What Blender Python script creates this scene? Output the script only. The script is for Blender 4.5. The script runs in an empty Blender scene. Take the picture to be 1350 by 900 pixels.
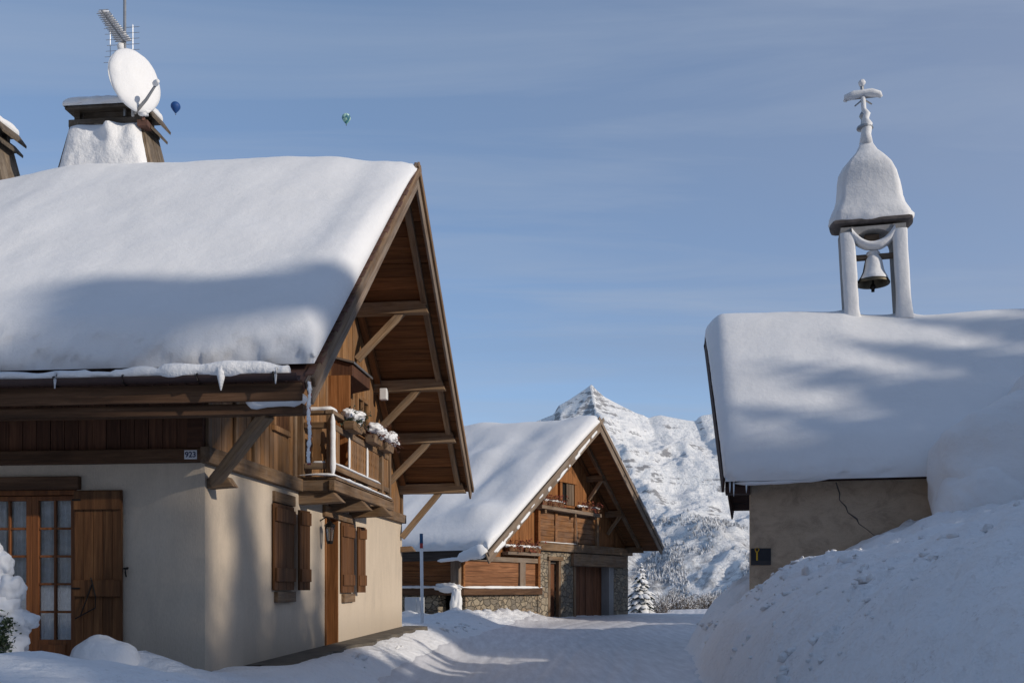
import bpy, math, random
import numpy as np
from mathutils import Vector, Matrix, noise
random.seed(7)
SC = bpy.context.scene
COL = SC.collection
F = 1300.0; CX = 675.0; HY = 775.0; CZ = 1.6       # pinhole of the photograph: focal length in px, principal column, horizon row, eye height
R = math.radians
# ------------------------------------------------------------------ helpers
def lerp(a, b, t): return a + (b - a) * t
def clamp(x, a=0.0, b=1.0): return max(a, min(b, x))
def sstep(a, b, x):
    t = clamp((x - a) / (b - a)); return t * t * (3 - 2 * t)
def interp(tab, x):
    if x <= tab[0][0]: return tab[0][1]
    for (x0, y0), (x1, y1) in zip(tab, tab[1:]):
        if x <= x1: return lerp(y0, y1, (x - x0) / (x1 - x0))
    return tab[-1][1]
def nz(x, y, z=0.0): return noise.noise(Vector((x, y, z)))
def fbm(x, y, z=0.0, o=4):
    s = 0; a = 1
    for i in range(o):
        s += a * noise.noise(Vector((x, y, z))); x *= 2.03; y *= 2.03; z *= 2.03; a *= .5
    return s

class MB:
    def __init__(s): s.v = []; s.f = []; s.m = []
    def add(s, vs, fs, m=0):
        n = len(s.v); s.v += [tuple(p) for p in vs]
        for f in fs: s.f.append(tuple(i + n for i in f)); s.m.append(m)
    def hexa(s, p, m=0):   # p: 4 bottom, 4 top
        s.add(p, [(3, 2, 1, 0), (4, 5, 6, 7), (0, 1, 5, 4), (1, 2, 6, 5), (2, 3, 7, 6), (3, 0, 4, 7)], m)
    def box(s, x0, x1, y0, y1, z0, z1, m=0):
        s.hexa([(x0, y0, z0), (x1, y0, z0), (x1, y1, z0), (x0, y1, z0), (x0, y0, z1), (x1, y0, z1), (x1, y1, z1), (x0, y1, z1)], m)
    def prism(s, poly, u0, u1, m=0):   # polygon in (y,z), extruded along x
        n = len(poly)
        vs = [(u0, a, b) for a, b in poly] + [(u1, a, b) for a, b in poly]
        fs = [tuple(range(n))[::-1], tuple(range(n, 2 * n))]
        fs += [(i, (i + 1) % n, n + (i + 1) % n, n + i) for i in range(n)]
        s.add(vs, fs, m)
    def tube(s, pts, rad, seg=8, m=0, flat=1.0, cap=True, jit=0.0):
        pts = [Vector(p) for p in pts]
        if not hasattr(rad, '__len__'): rad = [rad] * len(pts)
        vs = []; n = len(pts)
        for i, p in enumerate(pts):
            d = (pts[min(i + 1, n - 1)] - pts[max(i - 1, 0)]).normalized()
            up = Vector((0, 0, 1)) if abs(d.z) < .9 else Vector((0, 1, 0))
            a = d.cross(up).normalized(); b = a.cross(d).normalized()
            for k in range(seg):
                t = 2 * math.pi * k / seg
                rr = rad[i] * (1 + (random.uniform(-jit, jit) if jit else 0))
                vs.append(p + a * math.cos(t) * rr + b * math.sin(t) * rr * flat)
        fs = []
        for i in range(n - 1):
            for k in range(seg):
                k2 = (k + 1) % seg
                fs.append((i * seg + k, i * seg + k2, (i + 1) * seg + k2, (i + 1) * seg + k))
        if cap:
            fs.append(tuple(range(seg))[::-1]); fs.append(tuple((n - 1) * seg + k for k in range(seg)))
        s.add(vs, fs, m)
    def lathe(s, prof, seg=24, c=(0, 0, 0), m=0, sq=0.0):
        vs = []; n = len(prof)
        for r, z in prof:
            for k in range(seg):
                t = 2 * math.pi * k / seg
                q = 1.0
                if sq:
                    q = lerp(1.0, 1.0 / max(abs(math.cos(t)), abs(math.sin(t))), sq)
                vs.append((c[0] + r * q * math.cos(t), c[1] + r * q * math.sin(t), c[2] + z))
        fs = []
        for i in range(n - 1):
            for k in range(seg):
                k2 = (k + 1) % seg
                fs.append((i * seg + k, i * seg + k2, (i + 1) * seg + k2, (i + 1) * seg + k))
        fs.append(tuple(range(seg))[::-1]); fs.append(tuple((n - 1) * seg + k for k in range(seg)))
        s.add(vs, fs, m)
    def blob(s, c, r, sub=2, amp=.15, fr=1.5, seed=0, m=0, flat=None):
        key = sub
        vs, fs = ICO[key]
        out = []
        for v in vs:
            d = 1 + amp * fbm(v.x * fr + seed * 7.3, v.y * fr, v.z * fr + seed, 3)
            p = [c[0] + v.x * r[0] * d, c[1] + v.y * r[1] * d, c[2] + v.z * r[2] * d]
            if flat is not None and p[2] < flat: p[2] = flat
            out.append(p)
        s.add(out, fs, m)
    def build(s, name, mats, parent=None, smooth=False, bevel=0.0, loc=None):
        me = bpy.data.meshes.new(name)
        me.from_pydata(s.v, [], s.f); me.update()
        for mt in (mats if isinstance(mats, (list, tuple)) else [mats]): me.materials.append(mt)
        if any(s.m): me.polygons.foreach_set('material_index', s.m)
        if smooth: me.polygons.foreach_set('use_smooth', [True] * len(me.polygons))
        o = bpy.data.objects.new(name, me); COL.objects.link(o)
        if parent is not None: o.parent = parent
        if loc is not None: o.location = loc
        if bevel:
            b = o.modifiers.new('bevel', 'BEVEL'); b.width = bevel; b.segments = 2; b.limit_method = 'ANGLE'; b.angle_limit = R(40)
        return o
import bmesh
ICO = {}
for sub in (1, 2, 3, 4, 5):
    bm = bmesh.new(); bmesh.ops.create_icosphere(bm, subdivisions=sub, radius=1)
    bm.verts.ensure_lookup_table()
    ICO[sub] = ([v.co.copy() for v in bm.verts], [tuple(v.index for v in f.verts) for f in bm.faces]); bm.free()

def tag(o, label=None, cat=None, group=None, kind=None):
    if label: o['label'] = label
    if cat: o['category'] = cat
    if group: o['group'] = group
    if kind: o['kind'] = kind
    return o
def empty(name, loc, rz=0.0, label=None, cat=None, group=None):
    o = bpy.data.objects.new(name, None); COL.objects.link(o)
    o.location = loc; o.rotation_euler = (0, 0, rz)
    o.empty_display_size = .2
    return tag(o, label, cat, group)

def beam(name, p0, p1, w, h, mat, parent=None, up=(0, 0, 1), bev=.012, wob=.006, seg=5, e0=0.0, e1=0.0):
    """timber along its own local X, so the grain follows it; w across, h along up; e0/e1 slant the ends"""
    p0 = Vector(p0); p1 = Vector(p1); d = p1 - p0; L = d.length; d.normalize()
    up = Vector(up); y = up.cross(d).normalized(); z = d.cross(y)
    mb = MB(); vs = []; sd = random.random() * 50
    for i in range(seg + 1):
        x = L * i / seg
        for sy, sz in ((-1, -1), (1, -1), (1, 1), (-1, 1)):
            k = e0 if i == 0 else (e1 if i == seg else 0)
            vs.append((x + k * sz * h / 2, sy * w / 2 + wob * nz(x * 1.7 + sd, sy), sz * h / 2 + wob * nz(x * 1.7 + sd, sz + 5)))
    fs = [(0, 1, 2, 3)[::1], tuple(seg * 4 + k for k in (3, 2, 1, 0))]
    for i in range(seg):
        for k in range(4):
            k2 = (k + 1) % 4
            fs.append((i * 4 + k, (i + 1) * 4 + k, (i + 1) * 4 + k2, i * 4 + k2))
    mb.add(vs, fs)
    o = mb.build(name, mat, parent, bevel=bev)
    m = Matrix((d, y, z)).transposed().to_4x4(); m.translation = p0
    o.matrix_local = m
    return o

# ------------------------------------------------------------------ materials
def newmat(name):
    m = bpy.data.materials.new(name); m.use_nodes = True
    nt = m.node_tree; nt.nodes.clear()
    out = nt.nodes.new('ShaderNodeOutputMaterial'); p = nt.nodes.new('ShaderNodeBsdfPrincipled')
    nt.links.new(p.outputs[0], out.inputs[0])
    return m, nt, p
def nd(nt, t, **kw):
    n = nt.nodes.new(t)
    for k, v in kw.items():
        if k.startswith('i_'): n.inputs[k[2:].replace('_', ' ')].default_value = v
        else: setattr(n, k, v)
    return n
def lk(nt, a, b): nt.links.new(a, b)
def mathn(nt, op, a, b=None, c=None):
    n = nt.nodes.new('ShaderNodeMath'); n.operation = op
    for i, x in enumerate((a, b, c)):
        if x is None: continue
        if isinstance(x, (int, float)): n.inputs[i].default_value = x
        else: nt.links.new(x, n.inputs[i])
    return n.outputs[0]
def ramp(nt, fac, stops):
    n = nt.nodes.new('ShaderNodeValToRGB'); e = n.color_ramp.elements
    while len(e) < len(stops): e.new(.5)
    for i, (p, c) in enumerate(stops):
        e[i].position = p; e[i].color = (c[0], c[1], c[2], 1)
    nt.links.new(fac, n.inputs[0]); return n.outputs[0]
def mixc(nt, fac, a, b, mode='MIX'):
    n = nt.nodes.new('ShaderNodeMix'); n.data_type = 'RGBA'; n.blend_type = mode
    for i, x in ((0, fac), (6, a), (7, b)):
        if isinstance(x, (int, float)): n.inputs[i].default_value = x
        elif isinstance(x, tuple): n.inputs[i].default_value = (x[0], x[1], x[2], 1)
        else: nt.links.new(x, n.inputs[i])
    return n.outputs[2]
def noisen(nt, vec, scale, detail=4, rough=.55, dist=0.0):
    n = nt.nodes.new('ShaderNodeTexNoise'); n.inputs['Scale'].default_value = scale; n.inputs['Detail'].default_value = detail
    n.inputs['Roughness'].default_value = rough; n.inputs['Distortion'].default_value = dist
    if vec is not None: nt.links.new(vec, n.inputs['Vector'])
    return n.outputs[0]
def bump(nt, h, strength, dist, normal=None):
    n = nt.nodes.new('ShaderNodeBump'); n.inputs['Strength'].default_value = strength; n.inputs['Distance'].default_value = dist
    nt.links.new(h, n.inputs['Height'])
    if normal is not None: nt.links.new(normal, n.inputs['Normal'])
    return n.outputs[0]
def nd_map(nt, x, a, b):
    n = nd(nt, 'ShaderNodeMapRange'); n.clamp = True; n.inputs[1].default_value = a; n.inputs[2].default_value = b; lk(nt, x, n.inputs[0]); return n.outputs[0]
def objvec(nt, scale=(1, 1, 1), rnd=0.0):
    tc = nt.nodes.new('ShaderNodeTexCoord'); mp = nt.nodes.new('ShaderNodeMapping'); mp.inputs['Scale'].default_value = scale
    v = tc.outputs['Object']
    if rnd:
        g = nt.nodes.new('ShaderNodeNewGeometry'); oi = nt.nodes.new('ShaderNodeObjectInfo')
        s = mathn(nt, 'ADD', mathn(nt, 'MULTIPLY', g.outputs['Random Per Island'], rnd), mathn(nt, 'MULTIPLY', oi.outputs['Random'], rnd * 1.7))
        a = nt.nodes.new('ShaderNodeVectorMath'); a.operation = 'ADD'; nt.links.new(v, a.inputs[0])
        cb = nt.nodes.new('ShaderNodeCombineXYZ')
        for i in range(3): nt.links.new(s, cb.inputs[i])
        nt.links.new(cb.outputs[0], a.inputs[1]); v = a.outputs[0]
    nt.links.new(v, mp.inputs['Vector']); return mp.outputs[0]

def mat_wood(name, dark, mid, light, axis='X', var=.35, rough=.75, grey=0.0):
    m, nt, p = newmat(name)
    sc = {'X': (1.2, 22, 22), 'Y': (22, 1.2, 22), 'Z': (22, 22, 1.2)}[axis]
    v = objvec(nt, sc, 9.0)
    n1 = noisen(nt, v, 1.0, 6, .65, .6)
    v2 = objvec(nt, (sc[0] * .12 + .4, sc[1] * .12 + .4, sc[2] * .12 + .4), 5.0)
    n2 = noisen(nt, v2, 1.0, 4, .6)
    c = ramp(nt, n1, [(.25, dark), (.5, mid), (.72, light)])
    c = mixc(nt, ramp(nt, n2, [(.35, (0, 0, 0)), (.7, (1, 1, 1))]), c, mixc(nt, .6, c, dark))
    n4 = noisen(nt, objvec(nt, tuple(q * .3 for q in sc), 4.0), 1.0, 5, .7, 1.2)
    c = mixc(nt, mathn(nt, 'MULTIPLY', ramp(nt, n4, [(.46, (0, 0, 0)), (.66, (1, 1, 1))]), .65), c, tuple(q * .6 for q in dark))
    g = nt.nodes.new('ShaderNodeNewGeometry'); oi = nt.nodes.new('ShaderNodeObjectInfo')
    r = mathn(nt, 'FRACT', mathn(nt, 'ADD', g.outputs['Random Per Island'], oi.outputs['Random']))
    val = mathn(nt, 'ADD', 1 - var * .5, mathn(nt, 'MULTIPLY', r, var))
    hs = nd(nt, 'ShaderNodeHueSaturation'); lk(nt, c, hs.inputs['Color']); lk(nt, val, hs.inputs['Value'])
    c = hs.outputs[0]
    if grey:
        n3 = noisen(nt, objvec(nt, (1.5, 1.5, 1.5), 3.0), 1.0, 5, .7)
        c = mixc(nt, mathn(nt, 'MULTIPLY', ramp(nt, n3, [(.4, (0, 0, 0)), (.65, (1, 1, 1))]), grey), c, (.24, .21, .18))
    lk(nt, c, p.inputs['Base Color']); p.inputs['Roughness'].default_value = rough
    p.inputs['Specular IOR Level'].default_value = .25
    lk(nt, bump(nt, n1, .5, .012), p.inputs['Normal'])
    return m
def mat_plain(name, col, rough=.6, metal=0.0, var=.12, bscale=30, bstr=.2, spec=.4):
    m, nt, p = newmat(name)
    v = objvec(nt, (1, 1, 1), 3.0); n1 = noisen(nt, v, bscale * .2, 5, .6)
    lo = tuple(c * (1 - var) for c in col); hi = tuple(min(1, c * (1 + var)) for c in col)
    lk(nt, ramp(nt, n1, [(.3, lo), (.7, hi)]), p.inputs['Base Color'])
    p.inputs['Roughness'].default_value = rough; p.inputs['Metallic'].default_value = metal; p.inputs['Specular IOR Level'].default_value = spec
    lk(nt, bump(nt, noisen(nt, v, bscale, 4), bstr, .01), p.inputs['Normal'])
    return m
def mat_snow(name, col=(.80, .805, .815), b1=.35, b2=.5, s1=5.0, s2=40.0, dirt=0.0, d1=.05):
    m, nt, p = newmat(name)
    g = nt.nodes.new('ShaderNodeNewGeometry')
    n1 = noisen(nt, g.outputs['Position'], s1, 5, .6); n2 = noisen(nt, g.outputs['Position'], s2, 4, .65)
    n = bump(nt, n1, b1, d1); n = bump(nt, n2, b2, .008, n)
    c = mixc(nt, ramp(nt, noisen(nt, g.outputs['Position'], .9, 4), [(.35, (0, 0, 0)), (.7, (1, 1, 1))]), tuple(x * .96 for x in col), col)
    if dirt:
        dn = noisen(nt, g.outputs['Position'], 1.3, 6, .75)
        sp = noisen(nt, g.outputs['Position'], 16.0, 3, .8)
        k = mathn(nt, 'MULTIPLY', ramp(nt, dn, [(.5, (0, 0, 0)), (.68, (1, 1, 1))]), ramp(nt, sp, [(.56, (0, 0, 0)), (.68, (1, 1, 1))]))
        c = mixc(nt, mathn(nt, 'MULTIPLY', k, dirt), c, (.35, .28, .27))
    lk(nt, c, p.inputs['Base Color'])
    p.inputs['Roughness'].default_value = .65; p.inputs['Specular IOR Level'].default_value = .25
    lk(nt, n, p.inputs['Normal'])
    return m
def mat_stucco(name, base, hi, lo, vertical=True, bstr=.6, dist=.012):
    m, nt, p = newmat(name)
    v = objvec(nt, (1, 1, .28) if vertical else (1, 1, 1))
    n1 = noisen(nt, v, 60, 5, .7); n2 = noisen(nt, objvec(nt, (1, 1, .35) if vertical else (1, 1, 1.6)), 1.6, 8, .72, 0 if vertical else .8); n3 = noisen(nt, objvec(nt, (3, 3, .5) if vertical else (1, 1, 1)), 3.0, 6, .65)
    c = ramp(nt, n2, [(.3, lo), (.5, base), (.72, hi)])
    c = mixc(nt, .35, c, ramp(nt, n1, [(.3, lo), (.65, hi)]))
    c = mixc(nt, mathn(nt, 'MULTIPLY', ramp(nt, n3, [(.52, (0, 0, 0)), (.75, (1, 1, 1))]), .35), c, lo)
    tcs = nd(nt, 'ShaderNodeTexCoord'); sz = nd(nt, 'ShaderNodeSeparateXYZ'); lk(nt, tcs.outputs['Object'], sz.inputs[0])
    wet = mathn(nt, 'MULTIPLY', mathn(nt, 'SUBTRACT', 1.0, nd_map(nt, mathn(nt, 'ADD', sz.outputs[2], mathn(nt, 'MULTIPLY', n2, -.9)), .1, .75)), .38)
    c = mixc(nt, wet, c, tuple(q * .55 for q in lo))
    lk(nt, c, p.inputs['Base Color']); p.inputs['Roughness'].default_value = .9; p.inputs['Specular IOR Level'].default_value = .15
    lk(nt, bump(nt, n1, bstr, dist), p.inputs['Normal'])
    return m
def mat_stone(name):
    m, nt, p = newmat(name)
    v0 = objvec(nt, (1, 1, 1.5)); dn = nd(nt, 'ShaderNodeTexNoise'); dn.inputs['Scale'].default_value = 3.5; dn.inputs['Detail'].default_value = 3
    lk(nt, v0, dn.inputs['Vector'])
    v = nd(nt, 'ShaderNodeVectorMath'); v.operation = 'MULTIPLY_ADD'; lk(nt, dn.outputs[1], v.inputs[0]); v.inputs[1].default_value = (.16, .16, .16); lk(nt, v0, v.inputs[2])
    vo = nd(nt, 'ShaderNodeTexVoronoi', feature='F1'); vo.inputs['Scale'].default_value = 3.6; lk(nt, v.outputs[0], vo.inputs['Vector'])
    ve = nd(nt, 'ShaderNodeTexVoronoi', feature='DISTANCE_TO_EDGE'); ve.inputs['Scale'].default_value = 3.6; lk(nt, v.outputs[0], ve.inputs['Vector'])
    hsv = nd(nt, 'ShaderNodeSeparateColor'); lk(nt, vo.outputs['Color'], hsv.inputs[0])
    st = ramp(nt, hsv.outputs[0], [(.1, (.13, .11, .085)), (.4, (.33, .265, .175)), (.7, (.46, .38, .26)), (.95, (.3, .2, .11))])
    st = mixc(nt, .45, st, ramp(nt, noisen(nt, v0, 14, 5, .7), [(.3, (.14, .12, .1)), (.7, (.45, .4, .33))]))
    edge = ramp(nt, ve.outputs[0], [(.015, (0, 0, 0)), (.07, (1, 1, 1))])
    c = mixc(nt, edge, (.2, .175, .14), st)
    lk(nt, c, p.inputs['Base Color']); p.inputs['Roughness'].default_value = .9; p.inputs['Specular IOR Level'].default_value = .2
    h = mathn(nt, 'ADD', edge, mathn(nt, 'MULTIPLY', noisen(nt, v0, 18, 5, .7), .6))
    lk(nt, bump(nt, h, 1.0, .09), p.inputs['Normal'])
    return m
M = {}
M['snow'] = mat_snow('snow', b1=.3, b2=.4, s1=4, s2=45)
M['snow_rough'] = mat_snow('rough_snow', b1=.6, b2=.8, s1=9, s2=34)
M['snow_ground'] = mat_snow('ground_snow', (.80, .805, .82), b1=.8, b2=.7, s1=4.0, s2=22, dirt=.8, d1=.11)
M['wood_old'] = mat_wood('weathered_timber', (0.096, 0.056, 0.028), (0.220, 0.129, 0.065), (0.356, 0.231, 0.127), 'X', .35, grey=.35)
M['wood_grey'] = mat_wood('grey_timber', (0.131, 0.089, 0.060), (0.262, 0.188, 0.132), (0.401, 0.311, 0.228), 'X', .3, grey=.5)
M['wood_brace'] = mat_wood('brace_timber', (0.151, 0.094, 0.052), (0.319, 0.211, 0.123), (0.486, 0.343, 0.210), 'X', .25, grey=.3)
M['wood_soffit'] = mat_wood('soffit_boards', (0.101, 0.042, 0.014), (0.201, 0.083, 0.029), (0.292, 0.134, 0.052), 'X', .4)
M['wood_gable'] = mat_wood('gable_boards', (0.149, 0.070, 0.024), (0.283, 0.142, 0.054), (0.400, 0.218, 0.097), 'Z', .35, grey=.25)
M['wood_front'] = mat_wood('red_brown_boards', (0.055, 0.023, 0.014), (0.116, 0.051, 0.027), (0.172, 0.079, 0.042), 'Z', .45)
M['wood_band'] = mat_wood('brown_beam', (0.053, 0.026, 0.013), (0.116, 0.060, 0.031), (0.179, 0.099, 0.056), 'X', .25)
M['wood_shutter'] = mat_wood('shutter_boards', (0.066, 0.027, 0.010), (0.148, 0.064, 0.024), (0.217, 0.106, 0.043), 'Z', .3)
M['wood_door'] = mat_wood('varnished_door_wood', (0.119, 0.040, 0.013), (0.218, 0.080, 0.026), (0.298, 0.121, 0.041), 'Z', .15, rough=.5)
M['wood_orange'] = mat_wood('orange_boards', (0.149, 0.058, 0.017), (0.290, 0.119, 0.041), (0.393, 0.188, 0.073), 'Z', .3)
M['wood_orange_h'] = mat_wood('orange_planks', (0.141, 0.058, 0.025), (0.295, 0.132, 0.061), (0.418, 0.209, 0.103), 'Y', .4)
M['wood_barn'] = mat_wood('barn_planks', (0.105, 0.041, 0.016), (0.233, 0.102, 0.034), (0.347, 0.173, 0.071), 'Y', .4, grey=.25)
M['wood_barn_front'] = mat_wood('barn_front_planks', (0.110, 0.041, 0.013), (0.248, 0.095, 0.030), (0.370, 0.161, 0.060), 'X', .4)
M['wood_barn_door'] = mat_wood('barn_door_boards', (0.086, 0.034, 0.016), (0.205, 0.081, 0.036), (0.314, 0.141, 0.069), 'Z', .4)
M['stucco'] = mat_stucco('beige_render', (0.557, 0.465, 0.358), (0.639, 0.539, 0.427), (0.421, 0.353, 0.280))
M['stucco_old'] = mat_stucco('aged_render', (0.526, 0.402, 0.287), (0.656, 0.524, 0.382), (0.241, 0.185, 0.136), False, .7, .02)
M['stucco_grey'] = mat_stucco('grey_render', (.3, .29, .28), (.38, .37, .36), (.22, .21, .2))
M['stone'] = mat_stone('field_stone')
M['tile'] = mat_plain('brown_roof_tile', (.11, .055, .04), .85, var=.4, bscale=20)
M['metal_dark'] = mat_plain('dark_metal', (.035, .028, .026), .5, .4)
M['gutter'] = mat_plain('brown_gutter', (.05, .03, .028), .45, .3)
M['iron'] = mat_plain('black_iron', (.02, .018, .017), .55, .6)
M['metal_grey'] = mat_plain('grey_metal', (.35, .35, .35), .4, .8)
M['white_paint'] = mat_plain('white_paint', (.82, .82, .82), .5, var=.06)
M['dish_white'] = mat_plain('dish_white', (.72, .73, .74), .45, var=.04)
M['bronze'] = mat_plain('bell_bronze', (.1, .085, .06), .5, .7, var=.3)
M['slate'] = mat_plain('dark_slate', (.1, .085, .08), .8, var=.35)
M['terrace'] = mat_plain('dark_paving', (.1, .085, .065), .85, var=.4, bscale=14, bstr=.6)
M['blue_paint'] = mat_plain('blue_paint', (.02, .09, .2), .4)
M['red_paint'] = mat_plain('red_paint', (.42, .05, .05), .5)
M['sign_black'] = mat_plain('black_sign', (.014, .016, .022), .45, var=.2)
M['sign_yellow'] = mat_plain('yellow_paint', (.6, .36, .02), .5)
M['plaque'] = mat_plain('enamel_white', (.65, .66, .68), .35, var=.05)
M['digit'] = mat_plain('enamel_blue', (.02, .03, .09), .4)
M['twig_red'] = mat_plain('dry_red_stems', (.12, .05, .035), .8, var=.4)
M['flower'] = mat_plain('faded_red_flowers', (.2, .05, .028), .85, var=.5)
M['leaf'] = mat_plain('conifer_green', (.035, .055, .026), .8, var=.4)
M['leaf_dark'] = mat_plain('dark_needles', (.022, .036, .02), .85, var=.4)
M['twig'] = mat_plain('bare_twigs', (.12, .095, .075), .9, var=.35)
M['bark'] = mat_plain('bark', (.07, .05, .036), .95, var=.4)
M['curtain'] = mat_plain('lace_curtain', (.8, .8, .8), .9, var=.2, bscale=60)
M['dark_room'] = mat_plain('dark_interior', (.06, .05, .045), .9)
M['basket'] = mat_plain('wicker', (.12, .07, .035), .9)
M['balloon_blue'] = mat_plain('blue_balloon', (.006, .05, .19), .6, var=.1)
def mat_balloon_green():
    m, nt, p = newmat('green_balloon')
    v = objvec(nt, (1, 1, 1)); w = nd(nt, 'ShaderNodeTexChecker'); 
    vo = nd(nt, 'ShaderNodeTexVoronoi'); vo.inputs['Scale'].default_value = .16; lk(nt, v, vo.inputs['Vector'])
    s = nd(nt, 'ShaderNodeSeparateColor'); lk(nt, vo.outputs['Color'], s.inputs[0])
    lk(nt, ramp(nt, s.outputs[0], [(.2, (.02, .12, .17)), (.5, (.08, .28, .22)), (.8, (.45, .62, .52))]), p.inputs['Base Color']); p.inputs['Roughness'].default_value = .6
    return m
M['balloon_green'] = mat_balloon_green()
def mat_glass():
    m, nt, p = newmat('window_glass')
    nt.nodes.remove(p)
    out = [n for n in nt.nodes if n.type == 'OUTPUT_MATERIAL'][0]
    t = nd(nt, 'ShaderNodeBsdfTransparent'); t.inputs[0].default_value = (.92, .94, .95, 1); g = nd(nt, 'ShaderNodeBsdfGlossy'); g.inputs['Roughness'].default_value = .03
    lw = nd(nt, 'ShaderNodeLayerWeight'); lw.inputs['Blend'].default_value = .35
    mx = nd(nt, 'ShaderNodeMixShader'); lk(nt, mathn(nt, 'ADD', mathn(nt, 'MULTIPLY', lw.outputs['Fresnel'], .8), .1), mx.inputs[0]); lk(nt, t.outputs[0], mx.inputs[1]); lk(nt, g.outputs[0], mx.inputs[2]); lk(nt, mx.outputs[0], out.inputs[0])
    return m
M['glass'] = mat_glass()

# ------------------------------------------------------------------ camera, sky, sun
cam_d = bpy.data.cameras.new('camera'); cam = bpy.data.objects.new('camera', cam_d); COL.objects.link(cam)
cam.location = (0, 0, CZ); cam.rotation_euler = (R(90), 0, 0)
cam_d.sensor_width = 36; cam_d.lens = 36 * F / 1350; cam_d.shift_y = (HY - 450) / 1350
cam_d.clip_start = .1; cam_d.clip_end = 30000
SC.camera = cam
SUN = Vector((.875, -.484, math.tan(R(20.0)))).normalized()
el = math.asin(SUN.z); az = math.atan2(SUN.x, SUN.y)
w = bpy.data.worlds.new('World'); SC.world = w; w.use_nodes = True
nt = w.node_tree; nt.nodes.clear()
out = nd(nt, 'ShaderNodeOutputWorld'); bg = nd(nt, 'ShaderNodeBackground'); bg.inputs[1].default_value = .135
sky = nd(nt, 'ShaderNodeTexSky', sky_type='NISHITA', sun_disc=False, sun_elevation=el, sun_rotation=az)
sky.altitude = 1200; sky.air_density = .85; sky.dust_density = .4; sky.ozone_density = 2.0
tc = nd(nt, 'ShaderNodeTexCoord'); sx = nd(nt, 'ShaderNodeSeparateXYZ'); lk(nt, tc.outputs['Generated'], sx.inputs[0])
den = mathn(nt, 'ADD', mathn(nt, 'MAXIMUM', sx.outputs[2], 0.0), .12)
cb = nd(nt, 'ShaderNodeCombineXYZ'); lk(nt, mathn(nt, 'DIVIDE', sx.outputs[0], den), cb.inputs[0]); lk(nt, mathn(nt, 'DIVIDE', sx.outputs[1], den), cb.inputs[1])
mp = nd(nt, 'ShaderNodeMapping'); mp.inputs['Scale'].default_value = (.22, .8, 1); mp.inputs['Rotation'].default_value = (0, 0, R(-8)); lk(nt, cb.outputs[0], mp.inputs[0])
cn = noisen(nt, mp.outputs[0], 1.3, 6, .6, .5)
cf = mathn(nt, 'MULTIPLY', ramp(nt, cn, [(.3, (.45, .45, .45)), (.72, (1, 1, 1))]), mathn(nt, 'ADD', .62, mathn(nt, 'MULTIPLY', mathn(nt, 'MAXIMUM', sx.outputs[0], 0.0), .5)))
cf = mathn(nt, 'MINIMUM', cf, .95)
skyc = mixc(nt, cf, sky.outputs[0], mixc(nt, nd_map(nt, sx.outputs[0], -.15, .45), (1.22, 1.74, 2.6), (1.66, 1.93, 2.58)))
mp2 = nd(nt, 'ShaderNodeMapping'); mp2.inputs['Scale'].default_value = (.5, 2.6, 1); mp2.inputs['Rotation'].default_value = (0, 0, R(6)); lk(nt, cb.outputs[0], mp2.inputs[0])
c2 = noisen(nt, mp2.outputs[0], 1.1, 7, .6, .7)
skyc = mixc(nt, mathn(nt, 'MULTIPLY', ramp(nt, c2, [(.46, (0, 0, 0)), (.74, (1, 1, 1))]), .5), skyc, (2.0, 2.4, 3.1))
lk(nt, skyc, bg.inputs[0]); lk(nt, bg.outputs[0], out.inputs[0])
sl = bpy.data.lights.new('sun', 'SUN'); sl.energy = 2.4; sl.angle = R(.55); sl.color = (1.0, .9, .77)
so = bpy.data.objects.new('sun', sl); COL.objects.link(so); so.location = (30, -15, 20)
so.rotation_euler = SUN.to_track_quat('Z', 'Y').to_euler()
SC.view_settings.view_transform = 'Standard'; SC.view_settings.look = 'None'; SC.view_settings.gamma = 1; SC.view_settings.use_curve_mapping = False
SC.view_settings.exposure = .42

# ------------------------------------------------------------------ house frames
def frame(x0, Y0, off):
    t = math.atan(off / F); s, c = math.sin(t), math.cos(t)
    P = ((x0 - CX) / F * Y0, Y0)
    return P, t
def to_world(fr, u, v):
    (px, py), t = fr; s, c = math.sin(t), math.cos(t)
    return px + u * c + v * s, py - u * s + v * c
def to_local(fr, X, Y):
    (px, py), t = fr; s, c = math.sin(t), math.cos(t)
    dx, dy = X - px, Y - py
    return dx * c - dy * s, dx * s + dy * c
FA = frame(270, 12.0, 135); KB = 1.177; FB = frame(607, 31.0 * KB, 825); FC = frame(988, 21.3, 320)

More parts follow.
